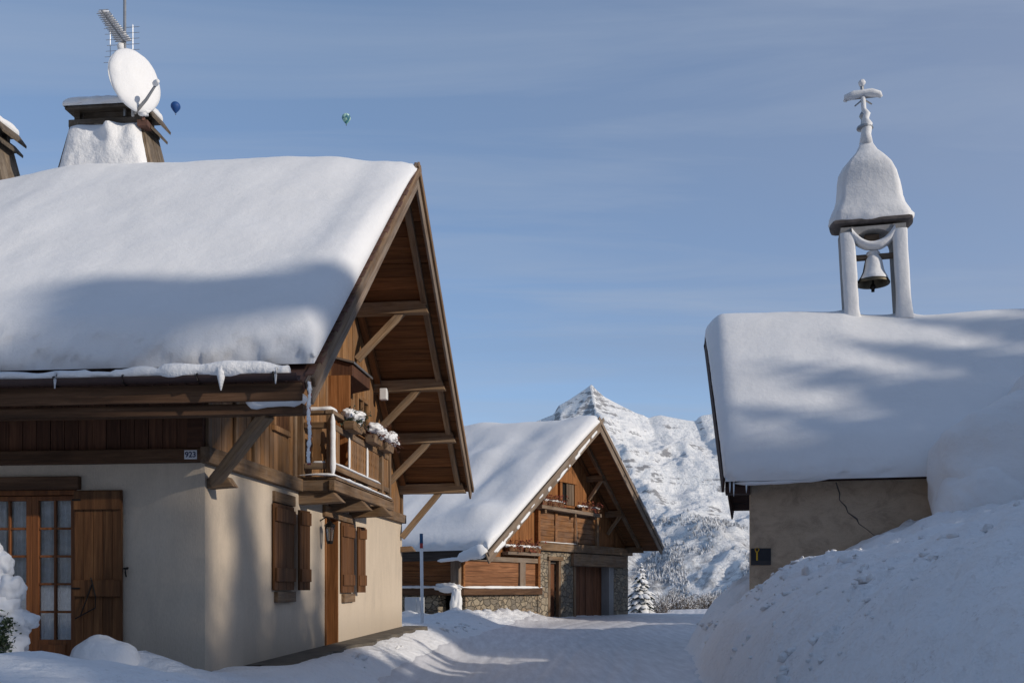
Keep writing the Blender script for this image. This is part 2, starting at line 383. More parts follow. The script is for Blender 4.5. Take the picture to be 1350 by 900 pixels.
# ------------------------------------------------------------------ terrain
ROADR = [(-40, 2.0), (0, 2.2), (10, 2.7), (16.6, 3.3), (19, 3.7), (21.3, 4.1), (24, 4.35), (30, 6.0), (36, 8.5), (44, 11), (60, 14)]
ROADL = [(-40, -1.6), (0, -1.5), (12, -2.1), (16, -2.15), (22, -1.75), (27, -1.2), (31, -.9), (36, .0), (42, 2.0), (48, 5.0), (60, 9)]
def zbase(Y):
    z = .32 * sstep(15, 46, Y)
    if Y > 49:
        d = Y - 49
        z -= d * d / (d + 60) * .22
        z = max(z, -150.0)
    return z
def ground(X, Y, fine=True):
    z = zbase(Y)
    if Y < 60 and Y > -60:
        # right bank thrown up by the plough
        k = 1 - sstep(31, 42, Y)
        t = X - interp(ROADR, Y)
        if t > -.3 and k > 0:
            tt = max(t + .12, 0)
            wob = 1 + .16 * fbm(X * .35, Y * .35, 3) * sstep(.3, 2, tt)
            b = (1.5 * (1 - math.exp(-tt / .62)) + .28 * min(tt, 6)) * wob
            b *= 1 - .42 * math.exp(-((Y - 20.9) / .9) ** 2) * sstep(2.0, .9, tt) * sstep(.0, .3, tt)
            z += k * b
        if -.9 < t < .5: z += .05 * k * math.exp(-((t + .1) / .35) ** 2) * (1 + nz(X * 2, Y * 2))
        # left: yard, chalet foot, verge
        tl = interp(ROADL, Y) - X
        u, v = to_local(FA, X, Y)
        foot = .57 + .0155 * clamp(v, 0, 12)
        if v > 11.2: foot = lerp(.74, .48, sstep(11.2, 19, v))
        kl = 1 - sstep(36, 48, Y)
        side = sstep(0.0, 1.9, tl + .95)
        z += (foot - z) * side * kl
        # drift in front of the yard, beside the camera
        edge = interp([(-9, 1.12), (-4.2, 1.07), (-3.55, 1.03), (-3.05, .93), (-2.6, .84), (-2.1, .6), (-1.5, .25), (-.9, 0)], X)
        z += max(edge - z, 0) * math.exp(-((Y - 8.0) / 1.25) ** 2) if Y > 8 else max(edge - z, 0)*(1 - sstep(3, -3, Y))*1.0
        # drift under the front wall
        dx = (X + 4.35) / .62; dy = (Y - 11.25) / .4
        z += .27 * math.exp(-dx * dx - dy * dy)
        dx = (X + 3.6) / .5; dy = (Y - 10.9) / .5
        z += .12 * math.exp(-dx * dx - dy * dy)
        # small ridge of snow along the terrace
        if 0 < v < 14: z += .03 * math.exp(-((u - .95) / .3) ** 2) * sstep(0, 2, v) * (1 + .3 * nz(X * 1.5, Y * 1.5))
        if -.5 < v < 12.2 and u < .9: z = lerp(z, min(z, foot - .09), (1 - sstep(.35, .8, u)) * sstep(.9, 1.5, v) * sstep(12.0, 11.4, v))
        # cleared heap in front of the barn
        ub, vb = to_local(FB, X, Y); ub /= KB; vb /= KB
        if -5 < vb < 7 and -6 < ub < 5:
            hh = .24 * sstep(5.6, 1.5, vb) * math.exp(-((ub - .9) / .75) ** 2) * sstep(-3.4, -1.5, vb)
            h2 = .26 * math.exp(-((ub + 1.6) / 1.9) ** 2 - ((vb + 1.3) / .8) ** 2)
            h3 = .22 * math.exp(-((X + 2.1) / .8) ** 2 - ((Y - 27) / 1.6) ** 2)
            z += hh * (1 + .9 * abs(nz(X * 2.2, Y * 2.2, 8)) + .5 * nz(X * 5, Y * 5)) + h2 * (1 + .6 * nz(X * 2, Y * 2, 2)) + h3 * (1 + .5 * nz(X * 3, Y * 3))
        if fine:
            onroad = sstep(-.2, .5, -t) * sstep(-.2, .5, -tl)
            rough = 1 - onroad; rough *= .35 + .65 * sstep(.7, 1.3, u) if 0 < v < 12 else 1
            z += rough * (.05 * fbm(X * .8, Y * .8, 1, 3) + .035 * fbm(X * 3.2, Y * 3.2, 5, 4)) 
            # clods on the plough bank
            if t > 0: 
                cl = max(0, fbm(X * 2.6, Y * 2.6, 9, 3) - .15); z += .16 * cl * sstep(4.5, .6, t) * k + (.07 * fbm(X * 1.1, Y * 1.1, 14, 4) + .03 * fbm(X * 3.5, Y * 3.5, 3, 3)) * sstep(0, .6, t) * k
                if Y < 34:
                    for s_, a_ in ((1.25, .45), (2.6, .3)):
                        vd = noise.voronoi(Vector((X * s_ + .3 * nz(X, Y), Y * s_, 2.0)))[0][0]
                        z += a_ * max(0, .34 - vd) * sstep(-.15, .3, fbm(X * .5, Y * .5, s_ * 9, 2)) * sstep(0, .4, t) * k
            # wheel ruts along the road
            z += onroad * (.005 * fbm(X * 3.0, Y * .5, 4, 3) - .022 * sum(math.exp(-(((X - interp(ROADL, Y)) / (interp(ROADR, Y) - interp(ROADL, Y)) - s0 - .02 * nz(Y * .12, s0 * 9)) / .017) ** 2) for s0 in (.22, .3, .45, .53, .68, .76)))
        z += .5 * max(0, abs(X) - 14) * .05
    else:
        z += 2.0 * fbm(X * .01, Y * .01, 0, 3)
        if Y > 60: z -= abs(X) * .02
    return z
def lines(core0, core1, step, lo, hi, grow=1.25):
    L = list(np.arange(core0, core1 + 1e-6, step)); s = step; x = core1
    while x < hi:
        s *= grow; x += s; L.append(min(x, hi))
    s = step; x = core0; Lf = []
    while x > lo:
        s *= grow; x -= s; Lf.append(max(x, lo))
    return [float(q) for q in Lf[::-1] + L]
def grid_mesh(name, xs, ys, zf, mat, smooth=True):
    vs = [(x, y, zf(x, y)) for y in ys for x in xs]; nx = len(xs)
    fs = [(j * nx + i, j * nx + i + 1, (j + 1) * nx + i + 1, (j + 1) * nx + i) for j in range(len(ys) - 1) for i in range(nx - 1)]
    mb = MB(); mb.v = vs; mb.f = fs; mb.m = [0] * len(fs)
    return mb.build(name, mat, None, smooth)
xs = lines(-6.2, 10.2, .1, -6000, 6000); ys = lines(6.5, 39, .12, -400, 4600, 1.12)
g = grid_mesh('snow_ground', xs, ys, ground, M['snow_ground'])
tag(g, 'snow covered ground with ploughed banks along both sides of the lane', None, kind='structure')

# packed road, a sheet 4 mm above the ground
def mat_road():
    m, nt, p = newmat('packed_snow_road')
    g = nd(nt, 'ShaderNodeNewGeometry'); mp = nd(nt, 'ShaderNodeMapping'); mp.inputs['Scale'].default_value = (5, .5, 1); mp.inputs['Rotation'].default_value = (0, 0, R(8)); lk(nt, g.outputs['Position'], mp.inputs[0])
    n1 = noisen(nt, mp.outputs[0], 1.2, 6, .65); n2 = noisen(nt, g.outputs['Position'], 9, 5, .7)
    c = ramp(nt, n1, [(.3, (.52, .52, .54)), (.5, (.62, .62, .645)), (.68, (.72, .725, .75))])
    c = mixc(nt, mathn(nt, 'MULTIPLY', ramp(nt, n2, [(.55, (0, 0, 0)), (.75, (1, 1, 1))]), .35), c, (.42, .4, .41))
    lk(nt, c, p.inputs['Base Color']); p.inputs['Roughness'].default_value = .55; p.inputs['Specular IOR Level'].default_value = .35
    n = bump(nt, n1, .35, .02); n = bump(nt, n2, .4, .012, n); lk(nt, n, p.inputs['Normal'])
    return m
rv = []; rf = []; ny = 0
YS = lines(2.0, 50, .25, -20, 62, 1.3)
NX = 90
for y in YS:
    a, b = interp(ROADL, y) + .12, interp(ROADR, y) - .12
    for i in range(NX + 1):
        x = lerp(a + .12 * nz(y * 1.3, 1), b + .1 * nz(y * 1.3, 7), i / NX); rv.append((x, y, ground(x, y) + (.012 if 0 < i < NX else -.02)))
for j in range(len(YS) - 1):
    for i in range(NX):
        q = j * (NX + 1) + i; rf.append((q, q + 1, q + NX + 2, q + NX + 1))
mb = MB(); mb.v = rv; mb.f = rf; mb.m = [0] * len(rf)
tag(mb.build('road', mat_road(), None, True), 'lane of packed greyish snow between the chalet and the chapel', kind='structure')

# ------------------------------------------------------------------ mountain
RIDGE = [(-700, 760), (-200, 720), (0, 700), (300, 660), (520, 615), (640, 585), (705, 556), (730, 546), (736, 535), (750, 527), (765, 517), (774, 511), (780, 506), (785, 512.5), (797, 523), (812, 531), (838, 544), (848, 547), (855, 551), (862, 548.5), (871, 547), (885, 550), (907, 554), (917, 555), (921, 550), (926, 547.5), (936, 546), (950, 541), (970, 548), (1000, 536), (1060, 548), (1130, 520), (1240, 545), (1350, 520), (1500, 560), (1800, 640), (2400, 720)]
YR = 3600.0
def mountain_z(X, Y):
    px = CX + F * X / YR
    top = CZ + (HY - interp(RIDGE, px)) / F * YR
    low = -130.0
    if Y <= YR:
        t = clamp((YR - Y) / 2250.0)
        f = (1 - t) ** 1.18 * (1 - .10 * math.sin(math.pi * min(t * 1.4, 1)))
        # the spur below the peak and gullies running down to the right
        q = px - 30 * t - 110 * t * t
        topm = CZ + (HY - interp(RIDGE, lerp(px, q, sstep(0, .25, t)))) / F * YR
        top = lerp(top, topm, sstep(0.02, .3, t))
        z = low + (top - low) * f
        amp = sstep(0, .10, t) * (1 - sstep(.75, 1.0, t))
        rid = noise.ridged_multi_fractal(Vector(((X + .45 * (YR - Y)) * .0042, Y * .0016, 1.3)), .9, 2.1, 5, 1.0, 2.0)
        n2 = fbm(X * .012 - Y * .004, Y * .008, 5, 4)
        z += amp * (30 * (rid - 1.1) + 13 * n2)
        st = sstep(.01, .08, t) 
        z += st * 5 * fbm(X * .045, Y * .03, 2, 4)
        # rocky step across the face
        z += amp * 55 * sstep(.33, .29, t + .03 * nz(X * .006, 2) - .00002 * X) * sstep(.0, .2, t) * .8 - amp * 20
    else:
        z = top - (Y - YR) * .75
    return max(z, -200)
def mat_mountain():
    m, nt, p = newmat('mountain_snow_and_rock')
    g = nd(nt, 'ShaderNodeNewGeometry'); sn = nd(nt, 'ShaderNodeSeparateXYZ'); lk(nt, g.outputs['Normal'], sn.inputs[0])
    sp = nd(nt, 'ShaderNodeSeparateXYZ'); lk(nt, g.outputs['Position'], sp.inputs[0])
    mp = nd(nt, 'ShaderNodeMapping'); mp.inputs['Scale'].default_value = (.009, .006, .055); mp.inputs['Rotation'].default_value = (0, R(-20), 0); lk(nt, g.outputs['Position'], mp.inputs[0])
    n1 = noisen(nt, mp.outputs[0], 1.0, 8, .68, .3)
    n2 = noisen(nt, g.outputs['Position'], .055, 7, .7); n3 = noisen(nt, g.outputs['Position'], .004, 4, .6)
    steep = mathn(nt, 'SUBTRACT', 1.0, sn.outputs[2])
    k = mathn(nt, 'ADD', mathn(nt, 'MULTIPLY', steep, 1.2), mathn(nt, 'ADD', mathn(nt, 'MULTIPLY', mathn(nt, 'SUBTRACT', n1, .5), 1.5), mathn(nt, 'ADD', mathn(nt, 'MULTIPLY', mathn(nt, 'SUBTRACT', n2, .5), 1.0), mathn(nt, 'MULTIPLY', mathn(nt, 'SUBTRACT', n3, .5), .9))))
    rock = ramp(nt, k, [(.38, (0, 0, 0)), (.52, (1, 1, 1))])
    rc = ramp(nt, n2, [(.3, (.13, .135, .155)), (.7, (.27, .265, .275))])
    c = mixc(nt, mathn(nt, 'MULTIPLY', rock, .85), (.88, .885, .89), rc)
    # scrub and woods low on the slope
    lowm = mathn(nt, 'MULTIPLY', mathn(nt, 'SUBTRACT', 1.0, nd_map(nt, sp.outputs[2], 20, 170)), ramp(nt, mathn(nt, 'ADD', n2, mathn(nt, 'MULTIPLY', mathn(nt, 'SUBTRACT', n3, .5), .8)), [(.36, (0, 0, 0)), (.55, (1, 1, 1))]))
    c = mixc(nt, mathn(nt, 'MULTIPLY', lowm, .75), c, (.17, .165, .17))
    lk(nt, c, p.inputs['Base Color']); p.inputs['Roughness'].default_value = .9; p.inputs['Specular IOR Level'].default_value = .1
    h = mathn(nt, 'ADD', mathn(nt, 'MULTIPLY', n1, .7), n2)
    lk(nt, bump(nt, h, 1.0, 14.0), p.inputs['Normal'])
    return m
mx = lines(100, 960, 7, -2600, 3400, 1.12); my = [float(q) for q in np.arange(1340, 3590, 12)] + [3590., 3596., 3600., 3606., 3625., 3680., 3800., 4100., 4500.]
mo = grid_mesh('mountain', mx, my, mountain_z, mat_mountain())
tag(mo, 'snowy rocky mountain with a pointed summit behind the hamlet', kind='structure')
# woods on the lower slope, one mass
def mat_forest():
    m, nt, p = newmat('frosted_forest')
    g = nd(nt, 'ShaderNodeNewGeometry'); sn = nd(nt, 'ShaderNodeSeparateXYZ'); lk(nt, g.outputs['Normal'], sn.inputs[0])
    n = noisen(nt, g.outputs['Position'], .5, 3, .7)
    k = ramp(nt, mathn(nt, 'ADD', mathn(nt, 'MULTIPLY', g.outputs['Random Per Island'], .6), mathn(nt, 'MULTIPLY', n, .6)), [(.3, (.2, .205, .22)), (.55, (.4, .405, .42)), (.85, (.74, .745, .76))])
    lk(nt, k, p.inputs['Base Color']); p.inputs['Roughness'].default_value = .9
    return m
mb = MB(); cnt = 0; rr = random.Random(3)
while cnt < 21000:
    Y = rr.uniform(1400, 2450); px = rr.uniform(745, 1010); X = (px - CX) / F * Y
    dens = fbm(X * .006, Y * .004, 9, 3) + .7 * sstep(2250, 1450, Y) - .22
    gul = abs(((X + .45 * (YR - Y)) * .0042) % 1 - .5)
    if rr.random() > clamp(dens * 2.2 + .12): continue
    cnt += 1
    z = mountain_z(X, Y) - 2; h = rr.uniform(5, 10.5); r = h * rr.uniform(.16, .24); n = 5; a0 = rr.random() * 6
    vs = []
    for lev, rad in ((.0, r * .75), (.28, r), (.62, r * .55)):
        for q in range(n):
            a = a0 + lev * 3 + 2 * math.pi * q / n; jj = rad * rr.uniform(.7, 1.2); vs.append((X + jj * math.cos(a), Y + jj * math.sin(a), z + h * lev * rr.uniform(.9, 1.08)))
    vs.append((X, Y, z + h)); fs = []
    for L in (0, 1):
        for q in range(n): fs.append((L * n + q, L * n + (q + 1) % n, (L + 1) * n + (q + 1) % n, (L + 1) * n + q))
    for q in range(n): fs.append((2 * n + q, 2 * n + (q + 1) % n, 3 * n))
    mb.add(vs, fs)
tag(mb.build('forest', mat_forest()), 'far frosted woods covering the foot of the mountain', 'woods', kind='stuff')

# unseen wooded slopes added around the viewer to cut the skylight
def mat_hills():
    m, nt, p = newmat('added_hillside')
    g = nd(nt, 'ShaderNodeNewGeometry'); n = noisen(nt, g.outputs['Position'], .03, 6, .75); n2 = noisen(nt, g.outputs['Position'], .004, 4, .6)
    lk(nt, ramp(nt, mathn(nt, 'ADD', n, mathn(nt, 'MULTIPLY', mathn(nt, 'SUBTRACT', n2, .5), .8)), [(.4, (.08, .085, .085)), (.58, (.25, .255, .26)), (.72, (.62, .625, .64))]), p.inputs['Base Color']); p.inputs['Roughness'].default_value = .95  # snowy tones kept light so the added slopes bounce sunlight back
    lk(nt, bump(nt, n, 1.0, 6.0), p.inputs['Normal']); return m
hv = []; hf = []; NA, NRr = 150, 14
sa = math.degrees(math.atan2(SUN.x, SUN.y))
for i in range(NA + 1):
    a = lerp(52, 318, i / NA); ar = R(a); ds = abs((a - sa + 180) % 360 - 180)
    pk = lerp(.13, .42, sstep(8, 50, ds)) * (1 + .25 * fbm(math.cos(ar) * 3, math.sin(ar) * 3, 7, 4)) * sstep(52, 62, a) * sstep(318, 308, a)
    for j in range(NRr + 1):
        d = lerp(170, 640, j / NRr); z = d * pk * (j / NRr) ** .8 * (1 + .12 * fbm(math.cos(ar) * 9, math.sin(ar) * 9, j * .4, 3)) - 6
        hv.append((d * math.sin(ar), d * math.cos(ar), z))
for i in range(NA):
    for j in range(NRr): q = i * (NRr + 1) + j; hf.append((q, q + NRr + 1, q + NRr + 2, q + 1))
mb = MB(); mb.v = hv; mb.f = hf; mb.m = [0] * len(hf)
tag(mb.build('added_hills', mat_hills(), None, True), 'unseen wooded valley sides added to hold back low sky light', kind='structure')

# ------------------------------------------------------------------ roof snow
def roof_snow(name, parent, zf, ufun, v0, v1, T, bumps, du=.16, dv=.16, r=.3, mat=None, ridge=None, amp=.05, seed=0, edge_out=.05):
    """zf(v): top of the roof; ufun(v)->(ua,ub): its side edges; T(u,v): depth of snow; rounded rims all round"""
    ph = [0, .1, .2, .3, .4, .5, .62, .74, .87, 1.0]
    def stations(a, b, d):
        n = max(2, int((b - a - 2 * r) / d)); L = [a + r * (1 - math.cos(p * math.pi / 2)) for p in ph]
        mid = [lerp(a + r, b - r, i / n) for i in range(1, n)]
        return L + mid + [b - r * (1 - math.cos(p * math.pi / 2)) for p in ph[::-1]]
    vsn = stations(v0, v1, dv)
    ua, ub = ufun(v0); us = [ (s - ua) / (ub - ua) for s in stations(ua, ub, du)]
    vs = []; fs = []
    nu = len(us); nv = len(vsn)
    def rim(d): 
        q = clamp(d / r); return math.sqrt(max(0, 1 - (1 - q) ** 2))
    for j, v in enumerate(vsn):
        a, b = ufun(v)
        for s in us:
            u = lerp(a, b, s)
            d1 = rim(min(u - a, b - u)); d2 = rim(min(v - v0, v1 - v))
            t = T(u, v)
            inner = sstep(0, .8, min(u - a, b - u, v - v0, v1 - v))
            t += inner * (amp * fbm(u * .45 + seed, v * .45, seed, 3) + .016 * fbm(u * 1.6 + seed, v * 1.1, seed + 4, 4) + sum(h * math.exp(-((u - cu) / su) ** 2 - ((v - cv) / sv) ** 2) for (cu, cv, su, sv, h) in bumps))
            t = max(t, .06)
            h = t * d1 * d2
            # rough broken face at the rim
            ro = (1 - inner) ** 2 * (.05 * fbm(u * 4.2 + seed, v * 4.0, h * 7, 4) + .035 * fbm(u * 11 + seed, v * 4, h * 14, 3)) * (1 if h > .03 else 0)
            bu = edge_out * (h / t) * (1 - h / t) * 3
            uu = u + (bu if b - u < r else (-bu if u - a < r else 0)); vv = v + (bu if v1 - v < r else (-bu if v - v0 < r else 0))
            vs.append((uu, vv + ro, zf(v) + .004 + h + ro))
    for j in range(nv - 1):
        for i in range(nu - 1):
            fs.append((j * nu + i, j * nu + i + 1, (j + 1) * nu + i + 1, (j + 1) * nu + i))
    mb = MB(); mb.v = vs; mb.f = fs; mb.m = [0] * len(fs)
    return mb.build(name, mat or M['snow'], parent, True)
def snow_strip(name, pts, wid, hgt, parent, amp=.35, seg=10, step=.06, mat=None, taper=True):
    """soft lump of snow lying along a line"""
    P = [Vector(p) for p in pts]; out = []; rad = []
    L = [0]
    for a, b in zip(P, P[1:]): L.append(L[-1] + (b - a).length)
    n = max(4, int(L[-1] / step)); sd = random.random() * 99
    for i in range(n + 1):
        s = L[-1] * i / n
        for k in range(len(P) - 1):
            if s <= L[k + 1] + 1e-9: out.append(P[k].lerp(P[k + 1], (s - L[k]) / (L[k + 1] - L[k]))); break
        e = min(i, n - i) / n
        rad.append(wid * (1 + amp * nz(s * 2.4 + sd, 3.3) + amp * .5 * nz(s * 7 + sd, 1)) * (min(1, .35 + e * 6) if taper else 1))
    mb = MB(); mb.tube(out, rad, seg, flat=hgt / wid)
    return mb.build(name, mat or M['snow'], parent, True)
def planks(mb, o, a, b, c, n, gap=.006, jit=.006):
    """n boards side by side along b, each running along a, thickness c"""
    o = Vector(o); a = Vector(a); b = Vector(b); c = Vector(c); bl = b.length / n; bd = b.normalized(); cd = c.normalized()
    for i in range(n):
        q = o + bd * (i * bl + gap / 2) ; w = bd * (bl - gap); cc = c + cd * random.uniform(-jit, jit)
        mb.hexa([q, q + a, q + a + w, q + w, q + cc, q + a + cc, q + a + w + cc, q + w + cc])
def roof_body(parent, zs, ufun, ve0, vr, ve1, th, tilemat, soffmat, bw=.2, wall_u=None):
    """deck slab + boarded underside (boards run along the ridge)"""
    mb = MB()
    for va, vb in ((ve0, vr), (vr, ve1)):
        (a0, b0), (a1, b1) = ufun(va), ufun(vb)
        z0, z1 = zs(va), zs(vb)
        mb.hexa([(a0, va, z0 + .03), (b0, va, z0 + .03), (b1, vb, z1 + .03), (a1, vb, z1 + .03), (a0, va, z0 + th), (b0, va, z0 + th), (b1, vb, z1 + th), (a1, vb, z1 + th)])
    rf = mb.build('roof', tilemat, parent)
    mb = MB()
    for va, vb in ((ve0 + .02, vr - .01), (vr + .01, ve1 - .02)):
        n = int(abs(vb - va) / bw)
        for i in range(n):
            s0, s1 = i / n + .012 / bw / n, (i + 1) / n
            w0, w1 = lerp(va, vb, s0), lerp(va, vb, s1)
            (a0, b0), (a1, b1) = ufun(w0), ufun(w1); j = random.uniform(-.006, .004)
            mb.hexa([(a0 + .02, w0, zs(w0) + j), (b0 - .02, w0, zs(w0) + j), (b1 - .02, w1, zs(w1) + j), (a1 + .02, w1, zs(w1) + j), (a0 + .02, w0, zs(w0) + .027), (b0 - .02, w0, zs(w0) + .027), (b1 - .02, w1, zs(w1) + .027), (a1 + .02, w1, zs(w1) + .027)])
    mb.build('soffit', soffmat, parent)
    return rf
def wall_holes(mb, axis, a0, a1, z0, z1, t0, t1, holes):
    """wall of rectangles leaving openings; axis 'y': runs along y with x thickness t0..t1, axis 'x': along x with y thickness"""
    A = sorted({a0, a1} | {h[0] for h in holes} | {h[1] for h in holes}); Z = sorted({z0, z1} | {h[2] for h in holes} | {h[3] for h in holes})
    for p, q in zip(A, A[1:]):
        run = None
        for r_, s in zip(Z, Z[1:]):
            cx, cz = (p + q) / 2, (r_ + s) / 2
            if any(h[0] < cx < h[1] and h[2] < cz < h[3] for h in holes):
                continue
            if axis == 'y': mb.box(t0, t1, p, q, r_, s)
            else: mb.box(p, q, t0, t1, r_, s)
M['wood_grey_z'] = mat_wood('grey_shutter_wood', (0.094, 0.061, 0.040), (0.189, 0.136, 0.095), (0.285, 0.211, 0.154), 'Z', .3)
M['wood_dark'] = mat_wood('dark_red_timber', (0.028, 0.015, 0.012), (0.056, 0.029, 0.023), (0.089, 0.052, 0.040), 'X', .3)
M['slate_wood'] = mat_wood('blackened_boards', (.025, .018, .015), (.05, .037, .03), (.09, .068, .055), 'X', .3)
M['snow_tower'] = mat_snow('wind_packed_snow', (.76, .765, .775), .35, .5, 6, 34)
M['white_paint_dim'] = mat_plain('grey_white_cabinet', (.5, .52, .54), .55, var=.06)
M['sign_band'] = mat_plain('sign_lower_band', (.035, .034, .036), .5)
M['ice'] = mat_plain('ice', (.75, .8, .84), .12, var=.03)
M['cord_red'] = mat_plain('faded_red_cord', (.3, .08, .07), .8, var=.3)
# ------------------------------------------------------------------ CHALET
(ax, ay), at = FA
CH = empty('chalet', (ax, ay, 0), -at, 'large timber and rendered chalet with a balcony under its deep snowy gable roof', 'house')
VR = 4.95; VE0 = -1.05; VE1 = 11.3; UV = 1.58
SA = lambda v: .815 if v < VR else .75
zsA = lambda v: 8.6 - SA(v) * abs(v - VR)
uA = lambda v: (-8.2, UV)
mb = MB()
wall_holes(mb, 'x', -8.0, -.35, .1, 3.15, 0, .35, [(-2.95, -1.64, .55, 2.82)])
wall_holes(mb, 'y', 0, 11.2, .1, 3.15, -.35, 0, [(5.02, 5.8, .3, 2.86), (2.38, 3.3, 1.6, 2.86), (5.98, 6.8, 1.55, 2.82)])
mb.box(-8.0, -.35, 10.85, 11.2, .1, 3.15); mb.box(-8.0, -7.65, .35, 10.85, .1, 3.15)
wl = mb.build('wall', M['stucco'], CH)
mb = MB(); mb.box(-7.6, -.36, .4, 10.8, .35, .5); mb.build('floor', M['dark_room'], CH)
mb = MB(); mb.box(-7.6, -.36, .4, 10.8, 3.2, 3.3); mb.build('ceiling', M['dark_room'], CH)
mb = MB(); mb.box(-7.6, -.36, 3.0, 3.1, .51, 3.19); mb.build('partition', M['dark_room'], CH)
# upper walls of boards
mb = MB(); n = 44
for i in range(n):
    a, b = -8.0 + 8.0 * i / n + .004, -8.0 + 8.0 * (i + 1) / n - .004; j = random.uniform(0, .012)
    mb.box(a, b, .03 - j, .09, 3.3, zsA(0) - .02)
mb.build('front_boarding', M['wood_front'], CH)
mb = MB(); n = 64
for i in range(n):
    a, b = 11.2 * i / n + .003, 11.2 * (i + 1) / n - .003; j = random.uniform(0, .012); x0, x1 = -.06, -.01 + j
    za, zb = zsA(a) - .015, zsA(b) - .015
    mb.hexa([(x0, a, 3.3), (x1, a, 3.3), (x1, b, 3.3), (x0, b, 3.3), (x0, a, za), (x1, a, za), (x1, b, zb), (x0, b, zb)])
mb.build('gable_boarding', M['wood_gable'], CH)
mb = MB(); mb.prism([(0.02, 3.3), (11.18, 3.3), (11.18, zsA(11.18) - .03), (VR, zsA(VR) - .03), (.02, zsA(.02) - .03)], -.2, -.08); mb.build('inner_gable', M['dark_room'], CH)
beam('sill_beam', (-8.0, .0, 3.21), (.04, .0, 3.21), .16, .17, M['wood_band'], CH)
beam('sill_beam', (.035, -.085, 3.215), (.035, 11.26, 3.215), .12, .2, M['wood_old'], CH)
for v in (.07, .95, 1.62, 3.35, 8.1, 11.1): beam('batten', (.02, v, 3.32), (.02, v, min(zsA(v) - .05, 4.75)), .05, .11, M['wood_old'], CH, up=(0, 1, 0))
beam('corner_post', (-.1, .0, 3.3), (-.1, .0, 4.5), .12, .2, M['wood_front'], CH, up=(1, 0, 0))
# small framed hatch in the gable boards
fr = MB(); fr.box(.0, .05, 2.35, 3.1, 3.9, 3.98); fr.box(.0, .05, 2.35, 3.1, 4.5, 4.58); fr.box(.0, .05, 2.35, 2.43, 3.98, 4.5); fr.box(.0, .05, 3.02, 3.1, 3.98, 4.5)
ww = fr.build('window', M['wood_gable'], CH, bevel=.006)
mb = MB(); planks(mb, (.022, 2.43, 3.98), (0, 0, .52), (0, .59, 0), (.012, 0, 0), 4); mb.build('shutter', M['wood_shutter'], ww)
# roof
rf = roof_body(CH, zsA, uA, VE0, VR, VE1, .14, M['tile'], M['wood_soffit'], .22)
# course of tile ends along the lower edge
mb = MB(); uu = -8.1
while uu < 1.5:
    mb.box(uu, uu + .17, VE0 - .03, VE0 + .3, zsA(VE0) + .142 - random.uniform(0, .012), zsA(VE0) + .165); uu += .19
mb.build('tile_edge', M['tile'], rf)
mb = MB(); vv = VE0 + .1
while vv < VR - .1:
    z = zsA(vv) + .145; q = random.uniform(0, .03); mb.hexa([(UV - .02, vv, z), (UV + .075 + q, vv, z), (UV + .075 + q, vv + .2, z + .163), (UV - .02, vv + .2, z + .163), (UV - .02, vv, z + .03), (UV + .075 + q, vv, z + .03), (UV + .075 + q, vv + .2, z + .18), (UV - .02, vv + .2, z + .18)]); vv += .215
mb.build('verge_tiles', M['tile'], rf)
smA = lambda v: 8.74 - SA(v) * (math.sqrt((v - VR) ** 2 + .09) - .12)
def T_A(u, v):
    t = .40 + .05 * nz(u * .4, v * .4, 2) + .10 * sstep(.6, -.9, v)
    t -= .26 * sstep(-4.2, -6.4, u)
    t -= .2 * sstep(-.6, 1.5, u) * sstep(1.0, 4.5, v)
    return t
roof_snow('roof_snow', rf, smA, lambda v: (-8.15, 1.635), VE0 + .19, VE1 - .05, T_A,
          [(.3, 2.9, .55, .12, -.05), (-.6, 1.5, 1.2, .35, .05), (-2.6, .6, 2.2, .5, .05), (-.2, .2, .8, .5, -.05), (1.25, 2.0, .22, 2.4, .05), (1.3, 4.4, .3, .5, .05)], r=.24, amp=.055, seed=3, du=.075)
# bargeboards, rafters, purlins, braces
for s, ve, uo in ((-1, VE0 - .12, 0), (1, VE1 + .06, .004)):
    b = beam('bargeboard', (UV + .03 + uo, VR - s * .16, zsA(VR) - .04 + .128), (UV + .03 + uo, ve + (.2 if s < 0 else -.04), zsA(ve + (.2 if s < 0 else -.04)) - .03), .05, .29, M['wood_grey'], CH, seg=9, wob=.004)
    b2 = beam('bargeboard_trim', (UV + .078 + uo, VR - s * .1, zsA(VR) + .165), (UV + .078 + uo, ve + (.2 if s < 0 else 0), zsA(ve + (.2 if s < 0 else 0)) + .09), .045, .12, M['wood_old'], CH, seg=9, wob=.004)
    beam('rafter', (1.36, VR, zsA(VR) - .06), (1.36, ve + (-.3 if s > 0 else .3), zsA(ve + (-.3 if s > 0 else .3)) - .06), .12, .12, M['wood_brace'], CH, seg=9)
    beam('rafter', (.08, VR, zsA(VR) - .07), (.08, ve + (-.4 if s > 0 else .4), zsA(ve + (-.4 if s > 0 else .4)) - .07), .14, .13, M['wood_soffit'], CH, seg=7)
for v, L, br in ((VR, 1.45, 0), (3.1, 1.4, 1), (1.55, 1.4, 1), (7.0, 1.4, 1), (8.55, 1.46, 1), (9.75, 1.48, 1), (11.05, 1.5, 1)):
    z = zsA(v) - .125
    beam('purlin', (-.05, v, z), (L, v, z + .015), .19, .23, M['wood_brace'], CH, e1=-.35, wob=.014)
    if br: beam('brace', (.03, v, z - (.95 if v < 10 else 1.12)), (.93, v, z - .06), .13, .13, M['wood_brace'], CH, up=(0, 1, 0), wob=.012)
beam('eave_beam', (-8.1, -.93, 3.59), (1.55, -.93, 3.575), .16, .12, M['wood_band'], CH, seg=14)
beam('brace', (.08, .1, 2.9), (1.12, -.9, 3.55), .12, .14, M['wood_brace'], CH, wob=.012)
beam('corbel', (0, .14, 2.88), (.3, .14, 2.9), .17, .13, M['wood_old'], CH, e1=-.6)
